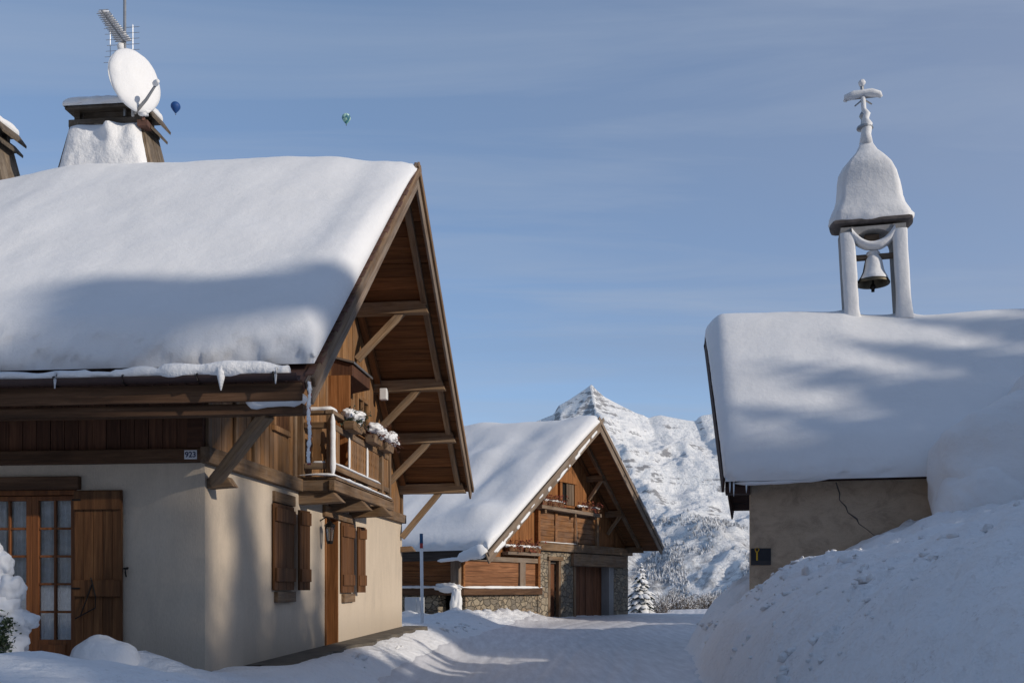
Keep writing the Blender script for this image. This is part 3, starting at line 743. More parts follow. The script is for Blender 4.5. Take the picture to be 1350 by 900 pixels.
beam('corbel', (0, 11.1, 2.5), (.3, 11.1, 2.52), .17, .13, M['wood_old'], CH, e1=-.6)
snow_strip('beam_snow', [(.9, -.95, 3.65), (1.25, -.96, 3.68), (1.58, -.96, 3.69)], .1, .075, CH, amp=.5)
mb = MB(); mb.box(-8.1, UV - .01, VE0 - .035, VE0 - .003, 3.62, 3.9)
fb = beam('fascia', (-8.1, VE0 - .03, 3.755), (UV - .01, VE0 - .03, 3.745), .04, .2, M['wood_band'], CH, seg=14)
# gutter with brackets and snow
mb = MB(); pr = []
for k in range(9):
    a = math.pi + math.pi * k / 8; pr.append((math.cos(a) * .072, math.sin(a) * .072))
pr2 = [(y * .9, z * .9) for y, z in pr]
poly = [(VE0 - .13 + y, 3.915 + z) for y, z in pr] + [(VE0 - .13 + y, 3.915 + z) for y, z in pr2[::-1]]
mb.prism(poly, -8.1, UV - .02); gt = mb.build('gutter', M['gutter'], CH)
for u in (-5.3, -4.2, -3.1, -2.0, -1.2, -.4, .45, 1.3):
    mb = MB(); mb.tube([(u, VE0 - .05, 3.98), (u, VE0 - .21, 3.925), (u, VE0 - .2, 3.86), (u, VE0 - .13, 3.835), (u, VE0 - .06, 3.86)], .008, 6); mb.build('bracket', M['iron'], gt)
sn = MB(); pts = []; rad = []; u = -8.0
while u < 1.5:
    t = .07 + .06 * nz(u * .9, 4) + .035 * nz(u * 3.2, 1) + (.028 if u > .05 else 0) - (.035 if -.85 < u < -.55 else 0)
    pts.append((u, VE0 - .12, 3.95 + .035 * nz(u * 2.5, 8) + (.02 if u > .05 else 0))); rad.append(max(.02, t)); u += .07
sn.tube(pts, rad, 10, flat=.9)
for u, dz, w in ((-2.0, .17, .075), (.72, .16, .06), (-1.18, .1, .022), (1.33, .1, .02)):   # hanging tongues
    sn.tube([(u, VE0 - .15, 4.03 if w > .05 else 3.96), (u + .01, VE0 - .19, 3.97), (u, VE0 - .2, 3.9), (u, VE0 - .205, 3.9 - dz)], [w * .7, w, w * .75, .006], 9)
sn.build('gutter_snow', M['snow_rough'], gt, True)
# glazed door
V0 = .10
def box_frame(mb, u0, u1, z0, z1, wl_, wr, wb, wt, v0, v1):
    mb.box(u0, u0 + wl_, v0, v1, z0, z1); mb.box(u1 - wr, u1, v0, v1, z0, z1); mb.box(u0 + wl_, u1 - wr, v0, v1, z0, z0 + wb); mb.box(u0 + wl_, u1 - wr, v0, v1, z1 - wt, z1)
mb = MB(); box_frame(mb, -2.948, -1.642, .56, 2.818, .05, .05, .05, .06, .05, .2)
gd = mb.build('glazed_door', M['wood_door'], CH, bevel=.006)
for a, b in ((-2.896, -2.284), (-2.28, -1.694)):
    mb = MB(); box_frame(mb, a, b, .62, 2.75, .085, .075, .34, .06, .085, .14)
    gl0, gl1 = a + .085, b - .075; mid = (gl0 + gl1) / 2
    mb.box(mid - .014, mid + .014, .09, .135, .96, 2.69)
    for k in range(1, 5):
        z = .96 + (2.69 - .96) * k / 5
        mb.box(gl0, mid - .0145, .095, .13, z - .015, z + .015); mb.box(mid + .0145, gl1, .095, .13, z - .015, z + .015)
    mb.box(gl0 + .06, gl1 - .06, .07, .084, .69, .9)
    mb.build('door_leaf', M['wood_door'], gd, bevel=.005)
    mb = MB(); mb.box(gl0, gl1, .112, .116, .96, 2.69); mb.build('pane', M['glass'], gd)
    mb = MB(); vs = []; N = 40
    for i in range(N + 1):
        u = lerp(gl0 - .03, gl1 + .03, i / N)
        if abs(u - mid) < .055 : continue
    for (c0, c1) in ((gl0 - .02, gl0 + .14), (mid + .0, gl1 + .02)):
        vs = []; 
        for i in range(N + 1):
            u = lerp(c0, c1, i / N); vv = .185 + .018 * math.sin(u * 85) + .01 * nz(u * 9, 3)
            vs += [(u, vv, .66), (u + .01 * nz(u * 5, 9), vv, 2.72)]
        mb.add(vs, [(2 * i, 2 * i + 2, 2 * i + 3, 2 * i + 1) for i in range(N)])
    mb.build('curtain', M['curtain'], gd, True)
beam('lintel', (-3.16, -.01, 2.9), (-1.58, -.01, 2.895), .14, .16, M['wood_band'], CH)
mb = MB(); mb.box(-3.1, -1.5, -.12, .04, .48, .56); mb.build('door_step', M['terrace'], CH, bevel=.015)
def shutter(u0, flip=False):
    mb = MB(); planks(mb, (u0, -.075, .64), (0, 0, 2.16), (.61, 0, 0), (0, .035, 0), 5, .005, .003)
    sh = mb.build('door_shutter', M['wood_shutter'], CH, bevel=.004)
    for q in ((-.105, 2.56, 2.785), (-.115, 1.5, 1.7)):
        mb = MB(); mb.box(u0 + .005, u0 + .605, q[0], -.0795, q[1], q[2]); mb.build('ledge', M['wood_shutter'], sh, bevel=.006)
    mb = MB()
    q = u0 + .24
    mb.tube([(q, -.12, 1.73), (q + .02, -.12, 1.66), (q - .05, -.12, 1.48), (q - .14, -.12, 1.25)], .009, 6)
    mb.tube([(q + .02, -.12, 1.66), (q + .06, -.12, 1.5), (q + .055, -.12, 1.36), (q - .2, -.12, 1.23)], .008, 6)
    mb.build('latch', M['iron'], sh)
    for q in ((-.1, 2.68), (-.12, 1.6)):
        mb = MB(); mb.tube([(u0 - .01, q[0], q[1]), (u0 + .1, q[0] - .005, q[1])], .012, 6); mb.build('hinge', M['iron'], sh)
shutter(-1.632); shutter(-3.57)
mb = MB(); mb.tube([(-.985, .01, 1.84), (-.985, -.05, 1.84), (-.985, -.06, 1.8), (-.98, -.045, 1.74)], .011, 6); mb.tube([(-1.01, -.05, 1.84), (-.95, -.05, 1.85)], .012, 6); mb.build('wall_hook', M['iron'], CH)
# windows with shutters in the gable wall
def gwin(v0, v1, z0, z1, ex):
    fr = MB(); fr.box(-.16, -.1, v0, v0 + .06, z0, z1); fr.box(-.16, -.1, v1 - .06, v1, z0, z1); fr.box(-.16, -.1, v0 + .06, v1 - .06, z0, z0 + .06); fr.box(-.16, -.1, v0 + .06, v1 - .06, z1 - .06, z1); fr.box(-.15, -.11, (v0 + v1) / 2 - .03, (v0 + v1) / 2 + .03, z0 + .06, z1 - .06)
    f = fr.build('window', M['wood_door'], CH, bevel=.005)
    mb = MB(); mb.box(-.135, -.13, v0 + .06, v1 - .06, z0 + .06, z1 - .06); mb.build('pane', M['glass'], f)
    m2 = v1 - .08
    mb = MB(); planks(mb, (.02, v0 - .07, z0 - .03), (0, 0, z1 - z0 + .03), (0, m2 - v0 + .07, 0), (.035, 0, 0), 5, .005, .003)
    s1 = mb.build('shutter', M['wood_orange'] if False else M['wood_shutter'], CH, bevel=.004)
    for q in (z1 - .26, z0 + .1):
        mb = MB(); mb.box(.056, .085, v0 - .05, m2 - .02, q, q + .2); mb.build('ledge', M['wood_shutter'], s1, bevel=.006)
    mb = MB(); planks(mb, (.09, m2 + .04, z0 - .03), (0, 0, z1 - z0), (.06, .34, 0), (.035, -.006, 0), 3, .005, .003)
    s2 = mb.build('shutter', M['wood_shutter'], CH, bevel=.004)
    for zz in (z1 - .26, z0 + .1):
        mb = MB(); mb.hexa([(.128, m2 + .06, zz), (.155, m2 + .06, zz), (.212, m2 + .37, zz), (.185, m2 + .37, zz), (.128, m2 + .06, zz + .2), (.155, m2 + .06, zz + .2), (.212, m2 + .37, zz + .2), (.185, m2 + .37, zz + .2)]); mb.build('ledge', M['wood_shutter'], s2, bevel=.006)
    beam('lintel', (.015, v0 - .02 - ex, z1 + .1), (.015, v1 + .0, z1 + .1), .07, .16, M['wood_old'], CH)
    beam('window_sill', (.02, v0 + .05, z0 - .13), (.02, v1 - .02, z0 - .13), .09, .16, M['wood_old'], CH)
gwin(2.4, 3.3, 1.6, 2.84, 0); gwin(5.98, 6.8, 1.55, 2.8, .02)
# entrance door deep in the wall
beam('lintel', (.02, 4.86, 2.93), (.02, 5.93, 2.93), .08, .2, M['wood_old'], CH)
mb = MB(); mb.box(-.3, -.25, 5.02, 5.8, .55, 2.86); d = mb.build('entrance_door', M['wood_door'], CH)
mb = MB(); mb.box(-.249, -.235, 5.12, 5.7, .7, 1.5); mb.box(-.249, -.235, 5.12, 5.7, 1.65, 2.7); mb.build('door_panel', M['wood_shutter'], d, bevel=.004)
mb = MB(); mb.box(-.33, .012, 5.76, 5.803, .5, 2.86); mb.box(-.33, .03, 4.99, 5.022, .5, 2.86); mb.build('door_jamb', M['wood_orange'], CH, bevel=.004)
mb = MB(); mb.box(-.34, .1, 4.98, 5.84, .4, .56); mb.build('threshold', M['terrace'], CH)
# wall lantern
mb = MB(); L = (.17, 4.72); mb.tube([(0, 4.72, 2.74), (.1, 4.72, 2.8), (.17, 4.72, 2.76)], .012, 6); mb.lathe([(.0, .2), (.03, .17), (.095, .12), (.1, .1), (.085, .095), (.085, .08)], 6, (L[0], L[1], 2.55)); mb.lathe([(.05, -.2), (.055, -.16), (.03, -.24)][:2] + [(.06, -.15)], 6, (L[0], L[1], 2.55))
for k in range(6):
    a = 2 * math.pi * k / 6; mb.tube([(L[0] + .08 * math.cos(a), L[1] + .08 * math.sin(a), 2.64), (L[0] + .052 * math.cos(a), L[1] + .052 * math.sin(a), 2.38)], .007, 4)
lan = mb.build('wall_lantern', M['iron'], CH)
mb = MB(); mb.lathe([(.048, -.15), (.076, .09)], 6, (L[0], L[1], 2.54)); mb.build('lantern_glass', M['glass'], lan)
# house number plate
mb = MB(); mb.box(-.22, -.06, -.092, -.084, 3.16, 3.27)
hp = tag(mb.build('house_number_plate', M['plaque'], None, bevel=.003), 'small white enamel house number plate 923 on the brown beam', 'number plate')
hp.location = (ax, ay, 0); hp.rotation_euler = (0, 0, -at)
tcv = bpy.data.curves.new('digits', 'FONT'); tcv.body = '923'; tcv.size = .095; tcv.align_x = 'CENTER'; tcv.align_y = 'CENTER'; tcv.extrude = .001; tcv.offset = .002
to = bpy.data.objects.new('digits', tcv); COL.objects.link(to); to.parent = hp; to.location = (-.14, -.0945, 3.212); to.rotation_euler = (R(90), 0, 0); tcv.materials.append(M['digit'])
bpy.context.view_layer.update()
dme = bpy.data.meshes.new_from_object(to.evaluated_get(bpy.context.evaluated_depsgraph_get()))
bpy.data.objects.remove(to); dg = bpy.data.objects.new('digits', dme); COL.objects.link(dg); dg.parent = hp; dg.location = (-.14, -.0945, 3.212); dg.rotation_euler = (R(90), 0, 0)
# ---- balcony
B0, B1, BW, BZ = 3.56, 7.56, .52, 3.36
bl = empty('balcony', (0, 0, 0)); bl.parent = CH
mb = MB(); planks(mb, (-.0, B0 - .04, BZ - .05), (0, B1 - B0 + .08, 0), (BW + .1, 0, 0), (0, 0, .04), 4); mb.build('deck', M['wood_old'], bl)
beam('deck_beam', (BW + .05, B0 - .1, BZ - .15), (BW + .05, B1 + .05, BZ - .15), .1, .17, M['wood_old'], bl)
beam('deck_beam', (.02, B0 + .0, BZ - .15), (BW, B0 + .0, BZ - .15), .1, .17, M['wood_old'], bl)
for v, L in ((B0 + .12, .62), (B0 + 1.75, .66), (B0 + 3.1, .72)):
    beam('corbel', (-.05, v, BZ - .34), (L, v, BZ - .31), .2, .2, M['wood_old'], bl, e1=-.9)
posts = [(BW, B0), (BW, B0 + 3.35), (BW, B1), (.05, B0), (.05, B1)]
for u, v in posts: beam('post', (u, v, BZ - .02), (u, v, BZ + .98), .1, .1, M['wood_old'], bl, up=(1, 0, 0))
beam('handrail', (BW, B0 - .07, BZ + 1.0), (BW, B1 + .07, BZ + 1.0), .14, .07, M['wood_old'], bl)
beam('handrail', (.0, B0, BZ + 1.0), (BW - .07, B0, BZ + 1.0), .12, .066, M['wood_old'], bl)
beam('handrail', (.0, B1, BZ + 1.0), (BW - .07, B1, BZ + 1.0), .12, .066, M['wood_old'], bl)
for z in (.16, .8):
    beam('rail', (BW, B0 + .05, BZ + z), (BW, B1 - .05, BZ + z), .06, .1, M['wood_old'], bl)
    beam('rail', (.1, B0, BZ + z), (BW - .05, B0, BZ + z), .06, .1, M['wood_old'], bl)
def fret(mb, p, d, zc0, zc1, w):   # cut-out baluster board
    n = 10; prof = []
    for i in range(n + 1):
        t = i / n; ww = w * (.5 - .16 * (math.exp(-((t - .25) / .07) ** 2) + math.exp(-((t - .5) / .07) ** 2) + math.exp(-((t - .75) / .07) ** 2))); prof.append((ww, lerp(zc0, zc1, t)))
    th = Vector((d[1], -d[0], 0)) * .012; dd = Vector((d[0], d[1], 0)); P = Vector((p[0], p[1], 0))
    vs = []
    for ww, z in prof:
        for sgn in (-1, 1):
            for s2 in (-1, 1): vs.append(P + dd * sgn * ww + th * s2 + Vector((0, 0, z)))
    fs = []
    for i in range(n):
        a = i * 4; fs += [(a, a + 4, a + 5, a + 1), (a + 2, a + 3, a + 7, a + 6), (a, a + 2, a + 6, a + 4), (a + 1, a + 5, a + 7, a + 3)]
    mb.add(vs, fs)
for k in range(15):
    v = B0 + 1.2 + k * .145 if k < 14 else B0 + .35
    if v > B0 + 3.3: continue
    mb = MB(); fret(mb, (BW, v), (0, 1), BZ + .2, BZ + .77, .15); mb.build('baluster', M['wood_gable'], bl)
for v0, v1 in ((B0 + .12, B0 + .5), (B0 + 3.42, B1 - .06)):
    mb = MB(); planks(mb, (BW - .015, v0, BZ + .2), (0, 0, .57), (0, v1 - v0, 0), (.025, 0, 0), 3 if v0 < 5 else 5, .006, .003); mb.build('panel', M['wood_gable'], bl)
mb = MB(); fret(mb, (.3, B0), (1, 0), BZ + .2, BZ + .77, .16); mb.build('baluster', M['wood_gable'], bl)
for v in (B0 + 1.0, B0 + 2.2): snow_strip('baluster_snow', [(BW + .03, v, BZ + .2), (BW + .03, v, BZ + .76)], .022, .022, bl, amp=.2)
snow_strip('deck_snow', [(.02, B0 - .09, BZ + .005), (.3, B0 - .1, BZ + .02), (BW + .08, B0 - .08, BZ + .01), (BW + .11, B0 + 2, BZ - .005), (BW + .11, B1 - .2, BZ - .01)], .03, .018, bl, amp=.8)
snow_strip('rail_snow', [(BW + .02, B0 + .1, BZ + .22), (BW + .02, B0 + 1.8, BZ + .22), (BW + .02, B1 - .75, BZ + .22)], .04, .02, bl)
snow_strip('post_snow', [(BW + .055, B0 - .045, BZ + .0), (BW + .055, B0 - .05, BZ + .5), (BW + .05, B0 - .045, BZ + .97)], .036, .036, bl, amp=.45)
snow_strip('rail_snow', [(.22, B0 - .0, BZ + .22), (BW - .08, B0 - .0, BZ + .22)], .035, .03, bl, amp=.9)
snow_strip('handrail_snow', [(.02, B0, BZ + 1.04), (BW, B0 - .01, BZ + 1.05), (BW, B0 + .3, BZ + 1.05)], .06, .04, bl)
# balcony door, canopy box and window behind
mb = MB(); mb.box(.0, .05, 5.25, 5.37, 3.36, 5.5); mb.box(.0, .05, 6.55, 6.67, 3.36, 5.5); mb.box(.0, .05, 5.37, 6.55, 5.38, 5.5); bd = mb.build('balcony_door', M['wood_gable'], CH, bevel=.006)
mb = MB(); planks(mb, (.012, 5.37, 3.38), (0, 0, 2.0), (0, 1.18, 0), (.02, 0, 0), 6, .004, .002); mb.build('door_leaf', M['wood_orange'], bd)
mb = MB(); mb.box(.0, .38, 5.2, 5.26, 3.4, 5.3); mb.build('windbreak', M['wood_orange'], CH)
mb = MB(); mb.hexa([(.02, 5.25, 5.22), (.42, 5.25, 5.3), (.42, 6.5, 5.3), (.02, 6.5, 5.22), (.02, 5.25, 5.62), (.42, 5.25, 5.5), (.42, 6.5, 5.5), (.02, 6.5, 5.62)])
cb_ = mb.build('door_canopy', M['wood_front'], CH, bevel=.01)
mb = MB(); mb.hexa([(.02, 5.2, 5.625), (.46, 5.2, 5.504), (.46, 6.55, 5.504), (.02, 6.55, 5.625), (.02, 5.2, 5.66), (.46, 5.2, 5.54), (.46, 6.55, 5.54), (.02, 6.55, 5.66)]); mb.build('canopy_roof', M['metal_grey'], cb_)
mb = MB(); mb.box(.0, .05, 7.0, 7.08, 4.55, 5.35); mb.box(.0, .05, 7.85, 7.93, 4.55, 5.35); mb.box(.0, .05, 7.08, 7.85, 4.55, 4.63); mb.box(.0, .05, 7.08, 7.85, 5.27, 5.35); mb.box(.0, .05, 7.43, 7.49, 4.63, 5.27)
wu = mb.build('window', M['wood_gable'], CH, bevel=.006)
mb = MB(); mb.box(.01, .014, 7.08, 7.85, 4.63, 5.27); mb.build('pane', M['glass'], wu)
mb = MB(); mb.box(-.004, .006, 7.08, 7.85, 4.63, 5.27); mb.build('blind', M['wood_shutter'], wu)
# floodlight under the second purlin
mb = MB(); mb.box(.14, .3, 8.36, 8.5, 5.48, 5.72); fl = mb.build('floodlight', M['dish_white'], CH, bevel=.02)
mb = MB(); mb.tube([(.12, 8.4, 6.55), (.14, 8.41, 6.1), (.17, 8.42, 5.72)], .006, 5); mb.tube([(.0, 8.45, 5.62), (.15, 8.43, 5.62)], .015, 5); mb.build('cable', M['twig'], fl)
# ---- chimneys
def chimney(du, dz, full):
    c0 = Vector((-3.95 + du, 5.3, 0)); b = .9; t = .63; zb, zt = 8.0 + dz, 9.82 + dz
    kb = lerp(b, t, 0) + .16
    def ring(hu, hv, z): return [(c0.x - hu, c0.y - hv, z), (c0.x + hu, c0.y - hv, z), (c0.x + hu, c0.y + hv, z), (c0.x - hu, c0.y + hv, z)]
    mb = MB(); N = 12
    # tapered shaft clad in upright boards
    for side in range(4):
        rb, rt = ring(kb, .46, zb), ring(t, .29, zt)
        a0, a1, t0, t1 = Vector(rb[side]), Vector(rb[(side + 1) % 4]), Vector(rt[side]), Vector(rt[(side + 1) % 4])
        nn = (a1 - a0).cross(Vector((0, 0, 1))).normalized()
        n = 9 if side % 2 == 0 else 6
        for i in range(n):
            s0, s1 = i / n + .004, (i + 1) / n - .004; off = nn * random.uniform(.02, .05)
            p = [a0.lerp(a1, s0), a0.lerp(a1, s1)]; q = [t0.lerp(t1, s0), t0.lerp(t1, s1)]
            mb.hexa([p[0] - nn * .02, p[0] + off, p[1] + off, p[1] - nn * .02, q[0] - nn * .02, q[0] + off, q[1] + off, q[1] - nn * .02])
    cm = mb.build('chimney', M['wood_chim'], CH)
    mb = MB(); r1 = ring(t + .06, .33, 9.74 + dz); r2 = ring(t + .06, .33, 9.87 + dz); mb.hexa(r1 + r2); mb.build('collar', M['wood_chimx'], cm, bevel=.01)
    mb = MB(); mb.hexa(ring(t - .16, .2, 9.86 + dz) + ring(t - .16, .2, 10.05 + dz))
    for x, y in ((-1, -1), (1, -1), (1, 1), (-1, 1)):
        mb.box(c0.x + x * (t - .08) - .05, c0.x + x * (t - .08) + .05, c0.y + y * .24 - .05, c0.y + y * .24 + .05, 9.86 + dz, 10.05 + dz)
    mb.build('flue', M['wood_chimx'], cm)
    mb = MB(); mb.hexa(ring(t + .1, .38, 10.03 + dz) + ring(t + .1, .38, 10.08 + dz))
    x = c0.x + t + .105; e = -.07; w_ = .36
    mb.hexa([(x, c0.y - w_, 10.02 + dz), (x + .14, c0.y - w_, 9.83 + dz), (x + .14, c0.y + w_, 9.83 + dz), (x, c0.y + w_, 10.02 + dz), (x, c0.y - w_, 10.085 + dz), (x + .15, c0.y - w_, 9.88 + dz), (x + .15, c0.y + w_, 9.88 + dz), (x, c0.y + w_, 10.085 + dz)])
    x = c0.x + t + .065
    mb.hexa([(x, c0.y - .32, 9.80 + dz), (x + .14, c0.y - .32, 9.64 + dz), (x + .14, c0.y + .32, 9.64 + dz), (x, c0.y + .32, 9.80 + dz), (x, c0.y - .32, 9.86 + dz), (x + .15, c0.y - .32, 9.69 + dz), (x + .15, c0.y + .32, 9.69 + dz), (x, c0.y + .32, 9.86 + dz)])
    mb.build('lid', M['wood_chimx'], cm, bevel=.008)
    cs = roof_snow('lid_snow', cm, lambda v: 10.08 + dz, lambda v: (c0.x - t - .12, c0.x + t + .08), c0.y - .4, c0.y + .38, lambda u, v: .2, [], .1, .1, .17, seed=du, amp=.02)
    # snow plastered on the side facing the lane
    vs = []; NU, NZ = 26, 18
    for j in range(NZ + 1):
        z = lerp(8.75, 9.79, j / NZ) + dz; k = (z - dz - 8.0) / 1.82; hu = lerp(kb, t, k) ; hv = lerp(.46, .29, k)
        for i in range(NU + 1):
            s = i / NU * 2 - 1
            e = math.sqrt(max(0, 1 - abs(s) ** 5)); topf = sstep(1.0, .82 + .14 * nz(s * 2.2, 5 + du) , j / NZ)
            out_ = .05 + (.16 * e * (1 + .5 * nz(s * 1.6, z * 1.5, du)) + .03 * nz(s * 6, z * 6)) * topf
            out_ += .13 * math.exp(-((s - .28) / .16) ** 2) * topf * sstep(.2, .9, j / NZ)
            vs.append((c0.x + s * hu * .985, c0.y - hv - (out_ if topf > .02 else -.03), z))
    mb = MB(); mb.add(vs, [(j * (NU + 1) + i, j * (NU + 1) + i + 1, (j + 1) * (NU + 1) + i + 1, (j + 1) * (NU + 1) + i) for j in range(NZ) for i in range(NU)])
    mb.build('side_snow', M['snow_rough'], cm, True)
M['wood_chim'] = mat_wood('chimney_boards', (.09, .065, .045), (.19, .145, .1), (.31, .25, .18), 'Z', .4, grey=.3)
M['wood_chimx'] = mat_wood('chimney_planks', (.05, .038, .028), (.11, .082, .055), (.19, .145, .1), 'X', .3, grey=.3)
chimney(0, 0, True); chimney(-2.78, -.12, False)
# ---- satellite dish on the chimney
def ch_world(u, v, z):
    x, y = to_world(FA, u, v); return Vector((x, y, z))
dc = ch_world(-3.29, 4.72, 10.35)
sd = empty('satellite_dish', ch_world(-3.2, 4.86, 9.72), 0, 'round satellite dish filled with snow, fixed to the wooden chimney', 'satellite dish')
nrm = Vector((.72, -.66, .12)).normalized(); upv = (Vector((0, 0, 1)) - nrm * nrm.z).normalized(); rt = upv.cross(nrm)
Md = (Matrix((rt * .94, upv * 1.06, nrm)).transposed()).to_4x4(); Md.translation = dc - sd.location
def dished(name, mb, mat):
    o = mb.build(name, mat, sd, True); o.matrix_local = Md; return o
mb = MB(); mb.lathe([(.02, -.10), (.2, -.085), (.38, -.045), (.5, 0), (.505, .012), (.49, .012), (.37, -.03), (.19, -.07), (.02, -.085)], 40); o = dished('reflector', mb, M['dish_white'])
vs, fs = ICO[4]; mb = MB(); mb.add([(v.x * .49 * (1 + .03 * fbm(v.x * 2, v.y * 2, 1)), v.y * .53 * (1 + .03 * fbm(v.x * 2, v.y * 2, 4)), (v.z * (.15 if v.z > 0 else .06) - .0) * (1 + .25 * fbm(v.x * 1.5, v.y * 1.5, 7)) + .01) for v in vs], fs); dished('dish_snow', mb, M['snow'])
mb = MB(); mb.tube([(0, -.52, -.05), (.05, -.42, .28), (.08, -.3, .56)], [.03, .026, .02], 8); mb.tube([(0, -.55, -.12), (0, -.2, -.12)], .03, 8); dished('feed_arm', mb, M['metal_grey'])
mb = MB(); mb.lathe([(.02, .0), (.045, .01), (.05, .06), (.035, .12), (.03, .14)], 12, (.08, -.27, .52)); dished('receiver', mb, M['dish_white'])
mb = MB(); mb.tube([(0, 0, 0), (-.02, .02, .25), (-.1, .06, .45)], [.035, .035, .03], 8); mb.box(-.1, .08, -.02, .2, -.08, .02); mb.build('bracket', M['tile'], sd)
mb = MB(); mb.blob((.02, -.04, .15), (.1, .09, .08), 3, .4, 2); mb.blob((-.16, -.02, .26), (.07, .07, .07), 3, .4, 2, 3); mb.build('bracket_snow', M['snow'], sd, True)
# ---- aerial
an = empty('aerial', ch_world(-3.62, 5.02, 9.9), -at, 'tall television aerial of thin snow covered rods above the chimney', 'aerial')
mb = MB(); mb.tube([(0, 0, 0), (0, 0, 2.25)], .027, 8); mb.build('mast', M['metal_grey'], an)
mb = MB(); mb.tube([(-.01, .04, 1.3), (-.1, -.6, 1.52)], .016, 6)
for k in range(15):
    t = .08 + k / 15 * .9; c = Vector((-.01, .04, 1.3)).lerp(Vector((-.1, -.6, 1.52)), t); hw = lerp(.16, .12, t)
    mb.tube([c + Vector((-hw, 0, 0)), c + Vector((hw, 0, 0))], .007, 5); mb.tube([c + Vector((-hw * .7, 0, .06)), c + Vector((hw * .7, 0, .06))], .006, 5)
for k in range(7):
    z = 1.0 + k * .1
    mb.tube([(-.36 + abs(k - 3) * -.02, .06, z), (.24, .06, z)], .005, 4)
for x in (-.3, -.1, .12): mb.tube([(x, .06, .98), (x, .06, 1.64)], .005, 4)
mb.build('rods', M['metal_grey'], an)
mb = MB()
for k in range(15):
    t = .08 + k / 15 * .9; c = Vector((-.01, .04, 1.32)).lerp(Vector((-.1, -.6, 1.55)), t)
    mb.blob(c, (lerp(.15, .1, t), .022, .022), 2, .3, 2, k)
mb.blob((-.06, .02, 1.22), (.08, .08, .1), 2, .3, 2, 5); mb.build('rod_snow', M['snow'], an, True)
mb = MB(); mb.tube([(-.13, 0, 2.2), (.2, 0, 2.2)], .012, 5); mb.tube([(.17, 0, 2.12), (.13, 0, 2.3)], .006, 4); mb.tube([(-.1, 0, 2.13), (-.1, 0, 2.3)], .006, 4); mb.box(-.07, .05, -.04, .04, 2.16, 2.23); mb.tube([(-.18, 0, .85), (-.1, 0, 1.15)], .012, 5); mb.tube([(-.18, 0, .86), (0, 0, .7)], .01, 5); mb.build('crossbar', M['iron'], an)
# ---- garland
p = ch_world(1.66, -1.12, 3.84); gm = []
mb = MB(); q = [p + Vector((.008 * math.sin(i * .7), .006 * math.cos(i * .9), -.05 * i)) for i in range(19)]; mb.tube(q, [.013 + .01 * (i % 3 == 0) for i in range(19)], 6)
ga = mb.build('hanging_cord', M['cord_red'], None, True); tag(ga, 'thin red cord crusted with snow hanging from the corner of the eave', 'cord')
mb = MB(); qq = [a.lerp(b, t / 3) + Vector((.007 * nz(a.z * 9, t), -.014, 0)) for a, b in zip(q, q[1:]) for t in range(3)]; mb.tube(qq, [max(.006, .019 + .016 * nz(k * .31, 2) + .008 * nz(k * .9, 7)) for k in range(len(qq))], 8, jit=.12)
mb.build('cord_snow', M['snow'], ga, True)
# ---- planters on the handrail
def planter(i, v, label, dark):
    r_ = random.Random(20 + i)
    root = empty('balcony_planter', ch_world(BW + .14, v, BZ + .96), -at, label, 'planter', 'planters along the balcony rail')
    mb = MB(); mb.hexa([(-.08, -.28, -.14), (.08, -.28, -.14), (.08, .28, -.14), (-.08, .28, -.14), (-.1, -.3, .0), (.1, -.3, .0), (.1, .3, .0), (-.1, .3, .0)]); mb.build('trough', M['wood_old'], root, bevel=.01)
    mb = MB()
    for k in range(90):
        a = r_.uniform(0, 6.28); s = Vector((r_.uniform(-.08, .08), r_.uniform(-.3, .3), .0)); L_ = r_.uniform(.15, .36)
        e = s + Vector((math.cos(a) * L_ * .8, math.sin(a) * L_ * .8, r_.uniform(-.12, .22)))
        mb.tube([s, s.lerp(e, .5) + Vector((0, 0, .07)), e], [.006, .005, .004], 4, cap=False)
        if r_.random() < .5:
            t = e; b_ = Vector((r_.uniform(-.04, .04), r_.uniform(-.04, .04), r_.uniform(-.03, .03))); c_ = Vector((r_.uniform(-.04, .04), r_.uniform(-.04, .04), .03)); mb.add([t, t + b_, t + b_ + c_, t + c_], [(0, 1, 2, 3)])
    mb.build('dry_stems', M['leaf_dark'] if dark else M['twig_red'], root)
    mb = MB()
    for k in range(5):
        q = -.24 + k * .12
        mb.blob((r_.uniform(-.03, .1), q, r_.uniform(.06, .16)), (r_.uniform(.1, .15), r_.uniform(.1, .15), r_.uniform(.07, .12)), 4, .3, 1.3, k + i * 10)
    mb.build('planter_snow', M['snow'], root, True)
planter(0, B0 + .85, 'greyish snowy planter nearest the balcony corner', True)
planter(1, B0 + 2.25, 'middle balcony planter of red stems heaped with snow', False)
planter(2, B0 + 3.2, 'farthest balcony planter of red stems, beside the end post', False)
# terrace along the gable wall
mb = MB(); vs = []; n = 40
for i in range(n + 1):
    v = lerp(1.3, 11.5, i / n); z = .535 + .0145 * v; wdt = lerp(.62, .5, sstep(0, 4, v)) + .16 * nz(v * .9, 6) + .06 * nz(v * 3, 2)
    for u, dz in ((.004, .01), (.3, .012), (wdt, .0), (wdt + .02, -.12)):
        x, y = to_world(FA, u, v); vs.append((x, y, z + dz))
mb.add(vs, [(i * 4 + k, i * 4 + k + 1, (i + 1) * 4 + k + 1, (i + 1) * 4 + k) for i in range(n) for k in range(3)])
tag(mb.build('terrace_path', M['terrace'], None), 'bare dark paved strip along the foot of the chalet wall', kind='structure')
